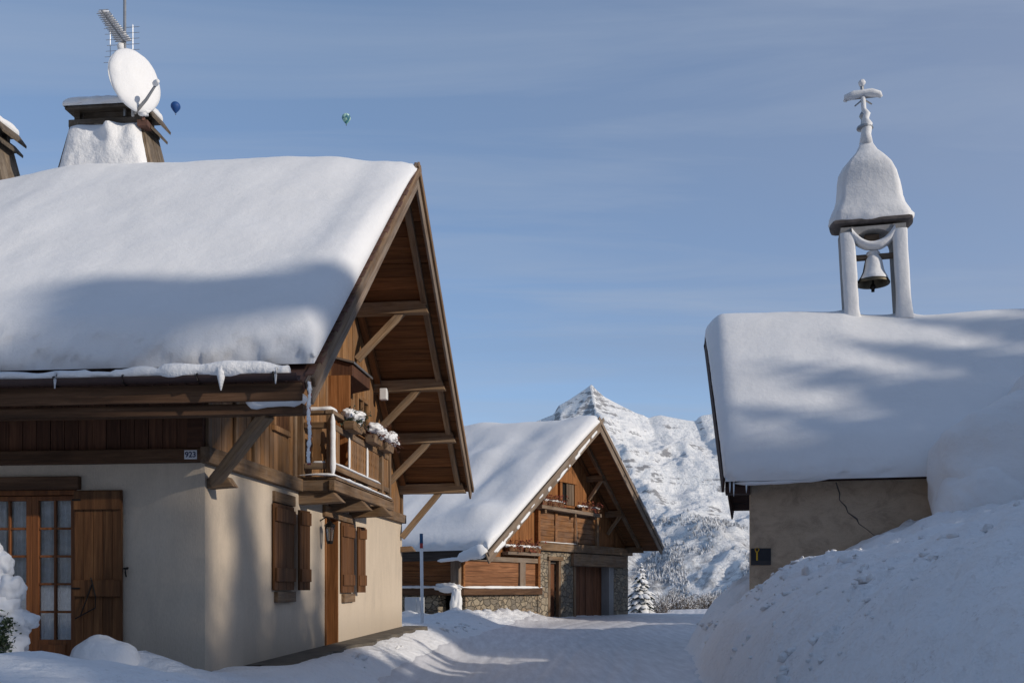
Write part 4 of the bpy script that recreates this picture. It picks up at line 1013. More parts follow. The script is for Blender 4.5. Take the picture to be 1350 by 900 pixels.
# ------------------------------------------------------------------ BARN
(bx_, by_), bt_ = FB
BA = empty('barn', (bx_, by_, 1.6 - 1.6 * KB), -bt_, 'smaller timber barn on stone walls at the end of the lane, before the mountain', 'barn')
BA.scale = (KB, KB, KB)
BZ_ = lambda z: 1.6 + (z - 1.6) * KB
VRB = 6.67; UB = 1.45; E0, E1 = -.6, 12.12
zsB = lambda v: 7.42 - (.677 if v < VRB else .79) * abs(v - VRB)
uB = lambda v: (-9.0, UB)
mb = MB()
wall_holes(mb, 'y', 4.75, 12.1, .0, 2.98, -.5, 0, [(5.5, 6.32, -.1, 2.62), (7.5, 10.75, -.1, 2.45)])
wall_holes(mb, 'y', .35, 4.75, .0, 1.38, -.5, -.04, [])
mb.box(-9, -.9, .06, .5, .0, 1.38)
mb.box(-9, -.5, 11.6, 12.1, .0, 2.98); mb.box(-9, -8.6, .5, 11.6, 0, 2.98)
mb.build('stone_wall', M['stone'], BA, bevel=.03)
mb = MB(); mb.box(-8.5, -.45, .5, 11.5, .2, 2.9); 
mb = MB(); mb.box(-.46, -.42, 5.45, 6.4, .1, 2.65); mb.box(-.9, -.86, 7.4, 10.9, .1, 2.6); mb.build('back_panel', M['dark_room'], BA)
beam('wall_plate', (.03, .0, 1.5), (.03, 4.85, 1.5), .2, .24, M['wood_barn_x'] if 'wood_barn_x' in M else M['wood_band'], BA)
beam('wall_plate', (-9, .0, 1.5), (-.08, .0, 1.5), .2, .24, M['wood_band'], BA, seg=9)
snow_strip('ledge_snow', [(.1, -.05, 1.63), (.12, 2.4, 1.63), (.1, 4.85, 1.63)], .07, .045, BA)
snow_strip('ledge_snow', [(-5, -.08, 1.63), (-2, -.08, 1.64), (.02, -.1, 1.64)], .07, .05, BA)
mb = MB()
mb.blob((-.12, -.08, 1.1), (.2, .17, .62), 4, .35, 1.6, 2)
mb.blob((-.42, -.1, 1.62), (.5, .17, .16), 4, .4, 1.6, 22)
mb.build('corner_snow', M['snow'], BA, True)
# boarded box storey
mb = MB(); planks(mb, (-.06, .16, 1.64), (0, 3.2, 0), (0, 0, .84), (.1, 0, 0), 5, .008, .01); planks(mb, (-.06, 3.75, 1.64), (0, .85, 0), (0, 0, .84), (.09, 0, 0), 4, .008, .01); mb.build('gable_planks', M['wood_orange_h'], BA)
mb = MB(); planks(mb, (-9, -.06, 1.64), (8.75, 0, 0), (0, 0, .86), (0, .1, 0), 5, .008, .01); mb.build('front_planks', M['wood_barn_front'], BA)
for p in ((-.14, -.02), ): beam('post', (p[0], p[1], 1.62), (p[0], p[1], 2.55), .32, .2, M['wood_grey'], BA, up=(0, 1, 0))
beam('post', (.04, .07, 1.62), (.04, .07, 2.55), .1, .14, M['wood_orange'], BA, up=(1, 0, 0))
beam('post', (.06, 3.55, 1.62), (.06, 3.55, 2.6), .36, .12, M['wood_grey'], BA, up=(1, 0, 0))
beam('rail', (.05, -.1, 2.56), (.05, 4.6, 2.56), .16, .16, M['wood_grey'], BA)
beam('rail', (-9, -.04, 2.53), (-.05, -.04, 2.53), .14, .13, M['wood_barn_front'], BA, seg=9)
beam('post', (.08, 4.6, 1.62), (.08, 4.6, 4.4), .15, .15, M['wood_orange'], BA, up=(1, 0, 0))
# upper boards
mb = MB(); v = .35
while v < 4.5:
    a, b = v + .005, v + .205; za, zb = zsB(a) - .02, zsB(b) - .02; j = random.uniform(0, .012)
    if zb > 2.7: mb.hexa([(-.1, a, 2.62), (-.02 + j, a, 2.62), (-.02 + j, b, 2.62), (-.1, b, 2.62), (-.1, a, za), (-.02 + j, a, za), (-.02 + j, b, zb), (-.1, b, zb)])
    v += .21
v = 4.52
while v < 11.95:
    a, b = v + .005, v + .205; za, zb = zsB(a) - .02, zsB(b) - .02; j = random.uniform(0, .012); z0 = 3.15 if v > 9.1 else 4.5
    if min(za, zb) > z0 + .05: mb.hexa([(-.1, a, z0), (-.02 + j, a, z0), (-.02 + j, b, z0), (-.1, b, z0), (-.1, a, za), (-.02 + j, a, za), (-.02 + j, b, zb), (-.1, b, zb)])
    v += .21
mb.build('gable_boards', M['wood_orange'], BA)
mb = MB(); planks(mb, (-.05, 4.68, 3.28), (0, 4.4, 0), (0, 0, 1.2), (.1, 0, 0), 6, .01, .014); mb.build('gable_planks', M['wood_barn'], BA)
mb = MB(); mb.prism([(.2, 2.5), (12.0, 2.5), (12.0, zsB(12.0) - .04), (VRB, zsB(VRB) - .04), (.2, zsB(.2) - .04)], -.3, -.12); mb.build('inner_gable', M['dark_room'], BA)
for v in (5.9, 7.35): beam('batten', (.075, v, 3.26), (.075, v, 4.45), .05, .16, M['wood_barn'], BA, up=(0, 1, 0))
beam('post', (.06, 9.1, 3.15), (.06, 9.1, 4.9), .16, .16, M['wood_old'], BA, up=(1, 0, 0))
beam('post', (.05, 7.55, 2.9), (.05, 7.45, 4.4), .06, .06, M['wood_grey'], BA, up=(1, 0, 0))
beam('main_beam', (.04, 4.6, 3.1), (.04, 12.2, 3.1), .24, .3, M['wood_old'], BA, seg=9)
beam('door_lintel', (.02, 7.15, 2.68), (.02, 11.7, 2.68), .22, .46, M['wood_old'], BA, seg=7)
snow_strip('beam_snow', [(.1, 4.7, 3.25), (.12, 6.3, 3.25), (.1, 7.4, 3.26)], .035, .025, BA)
# doors
mb = MB(); planks(mb, (-.4, 7.5, .2), (0, 0, 2.25), (0, 2.9, 0), (.05, 0, 0), 12, .012, .012); mb.build('barn_door', M['wood_barn_door'], BA)
mb = MB(); mb.box(-.495, -.01, 10.35, 10.752, .1, 2.45); mb.build('door_reveal', M['stucco_grey'], BA)
beam('door_post', (-.06, 7.42, .2), (-.06, 7.42, 2.44), .16, .2, M['wood_old'], BA, up=(1, 0, 0))
mb = MB(); planks(mb, (-.22, 5.62, .2), (0, 0, 2.4), (0, .6, 0), (.04, 0, 0), 4, .01, .006); mb.build('side_door', M['wood_barn_door'], BA)
for v in (5.53, 6.3): beam('door_post', (-.05, v, .2), (-.05, v, 2.62), .15, .14, M['wood_old'], BA, up=(1, 0, 0))
beam('side_lintel', (-.02, 5.4, 2.68), (-.02, 6.45, 2.68), .2, .14, M['wood_old'], BA)
# upper window with open shutter under a small pointed head
mb = MB(); mb.box(.0, .09, 6.2, 6.36, 4.62, 5.5); mb.box(.0, .09, 7.3, 7.44, 4.62, 5.5); mb.box(.0, .09, 6.36, 7.3, 4.6, 4.68); mb.prism([(6.1, 5.5), (7.5, 5.5), (7.45, 5.62), (6.85, 6.0), (6.15, 5.62)], .0, .12)
wb = mb.build('loft_window', M['wood_orange'], BA, bevel=.01)
mb = MB(); mb.box(-.008, .004, 6.36, 7.3, 4.68, 5.5); mb.build('pane', M['iron'], wb)
mb = MB(); planks(mb, (.02, 6.72, 4.7), (0, 0, .78), (0, .56, 0), (.04, 0, 0), 3, .01, .004); mb.build('shutter', M['wood_grey_z'], wb)
# ledge carrying the upper flower boxes
beam('flower_ledge', (.2, 4.45, 4.47), (.2, 9.0, 4.42), .3, .13, M['wood_grey'], BA)
for v in (4.8, 7.0, 8.6): beam('ledge_bracket', (.0, v, 4.3), (.3, v, 4.32), .12, .14, M['wood_old'], BA)
beam('flower_ledge', (.16, 2.35, 2.78), (.16, 4.55, 2.78), .26, .1, M['wood_grey'], BA)
# roof
rfb = roof_body(BA, zsB, uB, E0, VRB, E1, .22, M['tile'], M['wood_soffit'], .3)
smB = lambda v: 7.64 - (.677 if v < VRB else .79) * (math.sqrt((v - VRB) ** 2 + .12) - .14)
T_B = lambda u, v: (1 if v < VRB + .1 else lerp(.75, .22, sstep(-1.5, UB, u))) * (.40 + .06 * nz(u * .3, v * .3, 6) + .12 * sstep(0, -5, u))
roof_snow('roof_snow', rfb, smB, lambda v: (-8.9, UB + .05), E0 - .08, E1 + .02, T_B,
          [(.35, .4, .75, .6, .26), (-.9, .2, .6, .5, .14), (-.9, 2.4, .35, 1.6, -.12), (.2, 3.3, .5, .9, .12), (-2.2, 3.8, 1.2, .5, .16), (-.8, 5.2, .5, .6, -.1), (-3.5, 1.6, 1.3, .7, .15)], du=.17, dv=.17, r=.32, amp=.12, seed=11, edge_out=.1)
for s, ve, uo in ((-1, E0 - .1, 0), (1, E1 + .08, .004)):
    zz = lambda v: zsB(v) + .05
    vv0 = VRB + (.2 if s < 0 else -.2)
    beam('bargeboard', (UB + .03 + uo, vv0, 7.42 + .05 + .15), (UB + .03 + uo, ve, zz(ve)), .05, .34, M['wood_grey'], BA, seg=9, wob=.006)
    beam('bargeboard_trim', (UB + .08 + uo, vv0, 7.42 + .2 + .14), (UB + .08 + uo, ve, zz(ve) + .13), .045, .13, M['wood_grey'], BA, seg=9, wob=.006)
    beam('rafter', (.62, VRB, zsB(VRB) - .06), (.62, ve + (-.3 if s > 0 else .3), zsB(ve + (-.3 if s > 0 else .3)) - .06), .13, .15, M['wood_old'], BA, seg=7)
    beam('rafter', (.06, VRB, zsB(VRB) - .06), (.06, ve + (-.6 if s > 0 else .8), zsB(ve + (-.6 if s > 0 else .8)) - .06), .13, .13, M['wood_soffit'], BA, seg=7)
t = .1
sgn = random.Random(5)
while t < .97:
    v = lerp(VRB, E0, t); z = zsB(v) + .05
    L_ = sgn.uniform(.06, .4)
    off = sgn.uniform(-.12, .02); v2 = min(VRB, v + L_ * 1.6); snow_strip('verge_snow', [(UB + .058, v, z + off), (UB + .06, lerp(v, v2, .5), zsB(lerp(v, v2, .5)) + .05 + off + sgn.uniform(-.03, .03)), (UB + .058, v2, zsB(v2) + .05 + off)], .022, .05, BA, amp=.7, seg=8, step=.04)
    t += sgn.uniform(.02, .09)
for v, L in ((VRB, .75), (8.5, .68), (10.1, .68), (11.85, .75), (4.8, .68), (2.8, .68), (1.0, .7)):
    beam('purlin', (-.05, v, zsB(v) - .15), (L, v, zsB(v) - .15), .2, .24, M['wood_old'], BA, e1=-.3)
    if v in (8.5, 10.1): beam('brace', (.05, v, zsB(v) - .95), (.6, v, zsB(v) - .24), .12, .12, M['wood_brace'], BA, up=(0, 1, 0))
beam('eave_fascia', (-9, E0 - .03, 2.66), (UB, E0 - .03, 2.66), .05, .42, M['slate_wood'], BA, seg=9)
snow_strip('eave_snow', [(.4, E0 - .1, 2.5), (.8, E0 - .12, 2.62), (UB + .02, E0 - .1, 2.75)], .13, .18, BA, amp=.5)
snow_strip('eave_snow', [(-.4, E0 - .05, 2.45), (.3, E0 - .08, 2.5), (.9, E0 - .08, 2.5)], .07, .06, BA, amp=.5)
# flower boxes
def flowers(i, v0, v1, z, u, label):
    r_ = random.Random(60 + i); root = empty('flower_box', (*to_world(FB, KB * u, KB * (v0 + v1) / 2), BZ_(z)), -bt_, label, 'flower box', 'flower boxes on the barn gable')
    h = (v1 - v0) / 2; root.scale = (KB, KB, KB)
    mb = MB(); mb.hexa([(-.09, -h, 0), (.09, -h, 0), (.09, h, 0), (-.09, h, 0), (-.11, -h - .02, .17), (.11, -h - .02, .17), (.11, h + .02, .17), (-.11, h + .02, .17)]); mb.build('trough', M['wood_barn'], root, bevel=.01)
    mb = MB(); mf = MB()
    for k in range(int(150 * h)):
        s = Vector((r_.uniform(-.08, .08), r_.uniform(-h, h), .15)); e = s + Vector((r_.uniform(-.1, .26), r_.uniform(-.13, .13), r_.uniform(-.15, .25)))
        mb.tube([s, s.lerp(e, .5) + Vector((0, 0, .06)), e], .006, 3, cap=False)
        for q in range(2):
            c = e + Vector((r_.uniform(-.04, .04), r_.uniform(-.05, .05), r_.uniform(-.04, .04))); a = Vector((r_.uniform(-1, 1), r_.uniform(-1, 1), r_.uniform(-1, 1))) * .055; b = Vector((r_.uniform(-1, 1), r_.uniform(-1, 1), r_.uniform(-1, 1))) * .055
            mf.add([c, c + a, c + a + b, c + b], [(0, 1, 2, 3)])
    mb.build('stems', M['twig_red'], root); mf.build('blossoms', M['flower'], root)
    mb = MB()
    for k in range(int(7 * h) + 2): mb.blob((.05 * math.sin(k * 2.1), -h + 2 * h * k / (int(7 * h) + 1), .19), (.09, h / (int(7 * h) + 1) * 1.35, .05), 3, .5, 2.4, k)
    mb.build('box_snow', M['snow'], root, True)
flowers(0, 4.6, 6.1, 4.54, .2, 'faded red flower box left of the small barn loft window')
flowers(1, 7.5, 8.9, 4.5, .2, 'longer sunlit red flower box right of the barn loft window')
flowers(2, 2.5, 3.3, 2.84, .16, 'low flower box at the left end of the ledge near the snowy barn eave')
flowers(3, 3.5, 4.4, 2.84, .16, 'low flower box with snowy red stems beside the barn post')
# ------------------------------------------------------------------ CHAPEL
(cx_, cy_), ct_ = FC
CP = empty('chapel', (cx_, cy_, 0), -ct_, 'small rendered chapel half buried in snow with a bell turret on its ridge', 'chapel')
VRC = 3.9; C0, C1 = -.4, 8.2; dkC = lambda v: 8.08 - .953 * abs(v - VRC); zsC = lambda v: dkC(v) - .1
uC = lambda v: (-.5 - .6 * (1 - abs(v - VRC) / 4.4), 11.6)
mb = MB(); mb.box(0, 11, 0, .4, -.2, 3.95); mb.box(0, .4, .4, 7.4, -.2, 3.78); mb.box(0, 11, 7.4, 7.8, -.2, 3.78); mb.box(10.6, 11, .4, 7.4, -.2, 3.78)
mb.prism([(.02, 3.78), (7.78, 3.78), (VRC, zsC(VRC) - .06)], .005, .395)
mb.prism([(.02, 3.78), (7.78, 3.78), (VRC, zsC(VRC) - .06)], 10.605, 10.995)
cw = mb.build('wall', M['stucco_old'], CP, bevel=.03)
rc = roof_body(CP, zsC, uC, C0, VRC, C1, .1, M['tile'], M['wood_dark'], .25)
for s, ve in ((-1, C0 - .06), (1, C1 + .06)):
    beam('bargeboard', (uC(VRC)[0] - .02, VRC, zsC(VRC) - .05), (uC(ve if s > 0 else C0)[0] - .02, ve, zsC(ve) - .05), .05, .36, M['wood_dark'], CP, seg=6)
beam('eave_board', (-.5, C0 + .02, 3.86), (11.5, C0 + .02, 3.86), .05, .06, M['wood_dark'], CP, seg=8)
beam('purlin', (-.5, -.2, 3.76), (.02, -.2, 3.76), .38, .3, M['wood_dark'], CP)
smC = lambda v: 8.08 - .955 * (math.sqrt((v - VRC) ** 2 + .25) - .22) - .17 * sstep(-.15, -.54, v)
T_C = lambda u, v: .5 + .05 * nz(u * .35, v * .35, 4) - .1 * sstep(3, -1, u) * 0 + .30 * sstep(4.5, -1.0, u) * sstep(.8, 3.6, v)- .012 * max(u - 2, 0)
roof_snow('roof_snow', rc, smC, lambda v: (uC(v)[0] + .0, 11.5), C0 - .14, C1 + .1, T_C, [(2.3, VRC, .22, .5, .1), (3.7, VRC, .22, .5, .1), (3.0, 3.6, 2.2, .5, -.04), (1.5, 1.5, 1.5, .6, .04)], du=.16, dv=.14, r=.42, amp=.05, seed=21, edge_out=.1)
snow_strip('eave_snow', [(-.3, C0 - .06, 3.83), (.3, C0 - .08, 3.82), (1.6, C0 - .05, 3.88)], .06, .05, CP)
mb = MB()
for k, (u, L) in enumerate(((-.4, .16), (-.32, .24), (-.06, .17))):
    mb.tube([(u, C0 - .1, 3.86), (u, C0 - .105, 3.78 - L * .5), (u, C0 - .105, 3.78 - L)], [.022, .014, .003], 6)
mb.build('icicles', M['ice'], CP, True)
# crack down the render
mb = MB(); pts = [(1.78, -.001, 3.84), (1.86, -.001, 3.6), (1.85, -.001, 3.47), (1.98, -.001, 3.32), (2.02, -.001, 3.2), (2.2, -.001, 3.06), (2.24, -.001, 2.96), (2.42, -.001, 2.82), (2.6, -.001, 2.66)]
mb.tube(pts, [.014, .016, .012, .018, .013, .014, .01, .01, .005], 5, jit=.5); mb.build('crack', M['slate'], cw)
# bell turret
tx, ty = 3.02, VRC
LEAN = -.055; TZ = 8.35
tw = empty('bell_turret', (0, 0, 0)); tw.parent = CP
def lean(mb):
    mb.v = [(x + LEAN * (z - TZ), y, z if z < 12.6 else 12.6 + (z - 12.6) * .84) for x, y, z in mb.v]; return mb
def flat(mb):
    mb.v = [(x, ty + (y - ty) * lerp(.44, 1.0, sstep(11.5, 12.6, z)), z) for x, y, z in mb.v]
mb = MB(); PW = .15
for s in (-1, 1):
    x = tx + s * .6; mb.box(x - PW, x + PW, ty - .42, ty + .42, 7.4, 10.42)
mb.box(tx - .45, tx + .45, ty - .4, ty + .4, 10.34, 10.419)
# arch spandrels
for s in (-1, 1):
    for k in range(6):
        a0, a1 = math.pi / 2 * k / 6, math.pi / 2 * (k + 1) / 6
        p0 = (tx + s * .445 * math.cos(a0), 10.06 + .28 * math.sin(a0)); p1 = (tx + s * .445 * math.cos(a1), 10.06 + .28 * math.sin(a1))
        q = [(p0[0], 10.34), (p1[0], 10.34)]
        A = [(p0[0], ty - .41, p0[1]), (p1[0], ty - .41, p1[1]), (p1[0], ty + .41, p1[1]), (p0[0], ty + .41, p0[1])]
        B = [(p0[0], ty - .41, 10.341), (p1[0], ty - .41, 10.341), (p1[0], ty + .41, 10.341), (p0[0], ty + .41, 10.341)]
        mb.hexa(A + B if s < 0 else [A[1], A[0], A[3], A[2], B[1], B[0], B[3], B[2]])
lean(mb).build('posts', M['stucco_grey'], tw, bevel=.02)
mb = MB(); mb.lathe([(.88, 10.5), (.97, 10.54), (.98, 10.6), (.9, 10.64), (.5, 10.66)], 48, (tx, ty, 0), sq=.75); flat(mb); lean(mb).build('cornice', M['slate'], tw)
mb = MB(); prof = [(.95, 10.5), (1.0, 10.6), (.99, 10.72), (.92, 10.88), (.84, 11.04), (.785, 11.22), (.77, 11.42), (.75, 11.64), (.7, 11.88), (.6, 12.08), (.43, 12.28), (.27, 12.46), (.17, 12.67), (.11, 12.9), (.08, 13.1)]
pp = []
for (a, b), (c, d) in zip(prof, prof[1:]):
    for k in range(3): pp.append((lerp(a, c, k / 3), lerp(b, d, k / 3)))
pp.append(prof[-1]); pp = [(a, 10.55 + (b - 10.5) * .92) for a, b in pp]
mb.lathe(pp, 56, (tx, ty, 0), sq=.45)
nv_ = []
for x, y, z in mb.v:
    k = sstep(13.0, 11.6, z); low = sstep(11.4, 10.75, z)
    d = 1 + k * (.05 * nz(x * 1.8, y * 1.8, z * 1.8) + low * .045 * fbm(x * 5, y * 5, z * 5, 3))
    nv_.append((tx + (x - tx) * d, ty + (y - ty) * d, z + .05 * nz(x * 2, y * 2, 3) * low))
mb.v = nv_; flat(mb); lean(mb).build('dome_snow', M['snow_tower'], tw, True)
mb = MB(); mb.lathe([(.9, 10.65), (.7, 11.1), (.6, 11.5), (.4, 11.9), (.18, 12.2), (.1, 12.5), (.07, 12.9)], 40, (tx, ty, 0), sq=.7); flat(mb); lean(mb).build('dome', M['slate'], tw)
# snow plastered on the posts and lying in the curved stay
mb = MB()
for s in (-1, 1):
    x = tx + s * .6; n = 22; vs = []
    for i in range(n + 1):
        z = lerp(8.1, 10.28, i / n); wv = .035 * nz(z * 2.2, s * 3); flare = .05 * math.exp(-((z - 8.1) / .3) ** 2)
        for k in range(9):
            a = math.pi * k / 8; vs.append((x - math.cos(a) * (.172 + wv * .5 + flare * .8) + .0, ty - .4 - math.sin(a) ** .5 * (.09 + wv + flare), z))
    mb.add(vs, [(i * 9 + k, i * 9 + k + 1, (i + 1) * 9 + k + 1, (i + 1) * 9 + k) for i in range(n) for k in range(8)])
lean(mb).build('post_snow', M['snow_tower'], tw, True)
mb = MB(); vs = []; n = 28
for i in range(n + 1):
    t = i / n * 2 - 1; x = tx + t * .5; zt = 9.96 + .32 * t * t * abs(t) ** .3; th = .2 + .14 * abs(t) ** 2
    for k in range(10):
        a = 2 * math.pi * k / 10; vs.append((x, ty - .3 + .2 * math.cos(a), zt + (.5 * th + .03 * nz(x * 4, 1)) * math.sin(a)))
mb.add(vs, [(i * 10 + k, i * 10 + (k + 1) % 10, (i + 1) * 10 + (k + 1) % 10, (i + 1) * 10 + k) for i in range(n) for k in range(10)]); lean(mb).build('stay_snow', M['snow_tower'], tw, True)
mb = MB(); mb.tube([(tx - .5, ty - .12, 9.74), (tx + .5, ty - .12, 9.74)], .075, 10); mb.box(tx - .17, tx + .17, ty - .1, ty + .1, 10.12, 10.3); lean(mb).build('bell_beam', M['wood_grey'], tw)
# finial and cross
mb = MB(); mb.lathe([(.1, 12.6), (.1, 12.95), (.12, 13.0), (.2, 13.04), (.19, 13.1), (.1, 13.16), (.075, 13.3), (.12, 13.42), (.09, 13.5), (.05, 13.56), (.045, 13.8)], 14, (tx, ty, 0)); 
mb.tube([(tx, ty, 13.5), (tx, ty, 14.32)], .045, 8); mb.tube([(tx - .38, ty, 13.98), (tx + .38, ty, 13.98)], .05, 8); mb.blob((tx, ty, 14.36), (.07, .07, .08), 2, .1)
for s in (-1, 1): mb.tube([(tx + s * .02, ty, 13.9), (tx + s * .2, ty, 13.74)], .022, 5)
lean(mb).build('cross', M['metal_grey'], tw)
mb = MB(); mb.tube([(tx - .42, ty - .02, 13.9), (tx - .38, ty - .02, 14.0), (tx - .2, ty - .03, 14.05), (tx, ty - .03, 14.07), (tx + .2, ty - .03, 14.06), (tx + .38, ty - .02, 14.0), (tx + .42, ty - .02, 13.92)], [.05, .1, .12, .1, .12, .09, .05], 12, flat=1.0)
mb.tube([(tx + .0, ty - .03, 12.55), (tx + .01, ty - .05, 12.85), (tx + .05, ty - .06, 13.15), (tx + .02, ty - .05, 13.3), (tx + .05, ty - .05, 13.45), (tx + .0, ty - .04, 13.6), (tx, ty - .04, 13.95)], [.17, .12, .13, .08, .1, .06, .06], 10); mb.blob((tx, ty - .04, 14.38), (.085, .08, .1), 3, .2, 2)
lean(mb).build('cross_snow', M['snow_tower'], tw, True)
# bell
mb = MB(); mb.lathe([(.05, .0), (.13, -.02), (.19, -.08), (.215, -.2), (.24, -.34), (.29, -.46), (.37, -.57), (.4, -.63), (.39, -.66), (.35, -.64), (.27, -.5), (.2, -.3), (.1, -.1)], 32)
bzl = 9.72; bxw = tx - .01 + LEAN * (bzl - TZ)
be = empty('church_bell', (*to_world(FC, bxw, ty - .14), bzl), -ct_, 'bronze church bell dusted with snow hanging in the chapel turret', 'bell')
mb.build('bell_body', M['bronze'], be, True)
mb = MB(); mb.tube([(0, 0, -.2), (0, 0, -.68)], .025, 6); mb.blob((0, 0, -.72), (.07, .07, .08), 2, .1); mb.tube([(0, 0, -.76), (0, 0, -.84)], .04, 6); mb.build('clapper', M['iron'], be)
mb = MB(); vs = []
for j in range(14):
    t = j / 13; z = lerp(.06, -.57, t); r0 = interp([(-.57, .375), (-.46, .3), (-.34, .25), (-.2, .225), (-.08, .2), (.06, .1)], z)
    for k in range(19):
        a = lerp(-2.6, -.35, k / 18); e = math.sin(math.pi * k / 18) ** .5; r1 = r0 + .004 + .045 * e * (1 + .4 * nz(a * 2, z * 4)) * (1 if j < 13 else .1) - (.02 if k in (0, 18) else 0); vs.append((r1 * math.cos(a), r1 * math.sin(a), z))
mb.add(vs, [(j * 19 + k, j * 19 + k + 1, (j + 1) * 19 + k + 1, (j + 1) * 19 + k) for j in range(13) for k in range(18)]); mb.blob((0, -.06, .08), (.15, .13, .09), 3, .3, 2); mb.build('bell_snow', M['snow_tower'], be, True)
# trail sign
mb = MB(); mb.box(.03, .45, -.022, -.004, 2.1, 2.46)
sg = mb.build('trail_sign', M['sign_black'], None, bevel=.004); sg.location = (cx_, cy_, 0); sg.rotation_euler = (0, 0, -ct_); tag(sg, 'small black sign with a yellow Y at the corner of the chapel wall', 'sign')
mb = MB(); mb.tube([(.16, -.03, 2.2), (.16, -.03, 2.36), (.115, -.03, 2.44)], .018, 6, flat=.5); mb.tube([(.16, -.03, 2.36), (.205, -.03, 2.44)], .018, 6, flat=.5); mb.tube([(.115, -.03, 2.44), (.16, -.03, 2.475), (.205, -.03, 2.44)], .014, 6, flat=.5); mb.build('letter', M['sign_yellow'], sg)
mb = MB(); mb.box(.035, .445, -.0245, -.0225, 2.105, 2.19); mb.build('lower_band', M['sign_band'], sg)
# mass of snow slid from the chapel roof
mb = MB(); vs, fs = ICO[5]
def drift(c, r, sd, pw=.9):
    out = []
    for v in vs:
        d = 1 + .10 * fbm(v.x * 1.3 + sd, v.y * 1.3, v.z * 1.3, 3) + .02 * fbm(v.x * 6, v.y * 6, v.z * 6 + sd, 3)
        sx_, sy_, sz_ = [math.copysign(abs(q) ** pw, q) for q in v]
        out.append((c[0] + sx_ * r[0] * d, c[1] + sy_ * r[1] * d, c[2] + sz_ * r[2] * d))
    mb.add(out, fs)
drift((11.2, 19.3, 3.6), (3.0, 1.7, 2.0), 1.0); drift((9.2, 18.9, 3.05), (1.05, 1.0, .95), 5.0); drift((12.2, 19.9, 4.6), (2.6, 1.7, 1.7), 9.0)
tag(mb.build('snow_drift', M['snow_rough'], None, True), 'great smooth mass of snow slid off the chapel roof onto the bank', kind='structure')
# ------------------------------------------------------------------ small things
def gz(x, y): return ground(x, y)
# marker pole
def marker():
    x, y = (557 - CX) / F * 27.5, 27.5; z = gz(x, y)
    o = empty('marker_pole', (x, y, z), 0, 'slim white snow marker pole with blue and red top by the chalet corner', 'snow pole')
    H = CZ + (HY - 703) / F * 27.5 - z
    mb = MB(); mb.tube([(.0, 0, -.3), (-.02, 0, H * .5), (-.03, 0, H - .41)], .045, 12); mb.build('shaft', M['white_paint'], o, True)
    mb = MB(); mb.tube([(-.03, 0, H - .41), (-.031, 0, H - .27)], .046, 12); mb.build('red_band', M['red_paint'], o, True)
    mb = MB(); mb.tube([(-.031, 0, H - .27), (-.034, 0, H)], .048, 12); mb.build('blue_cap', M['blue_paint'], o, True)
marker()
x, y = to_world(FB, KB * -1.25, KB * -.75); ub = empty('utility_box', (x, y, .55), -bt_, 'low pale grey utility cabinet against the barn front, half sunk in snow', 'cabinet')
mb = MB(); mb.box(-.36, .36, -.12, .16, 0, .72); mb.build('housing', M['white_paint_dim'], ub, bevel=.015)
mb = MB(); mb.box(-.32, .2, -.135, -.122, .06, .66); mb.build('door', M['white_paint_dim'], ub, bevel=.006)
mb = MB(); mb.tube([(.44, -.1, -.1), (.44, -.1, .62)], .03, 8); mb.build('post', M['white_paint'], ub)
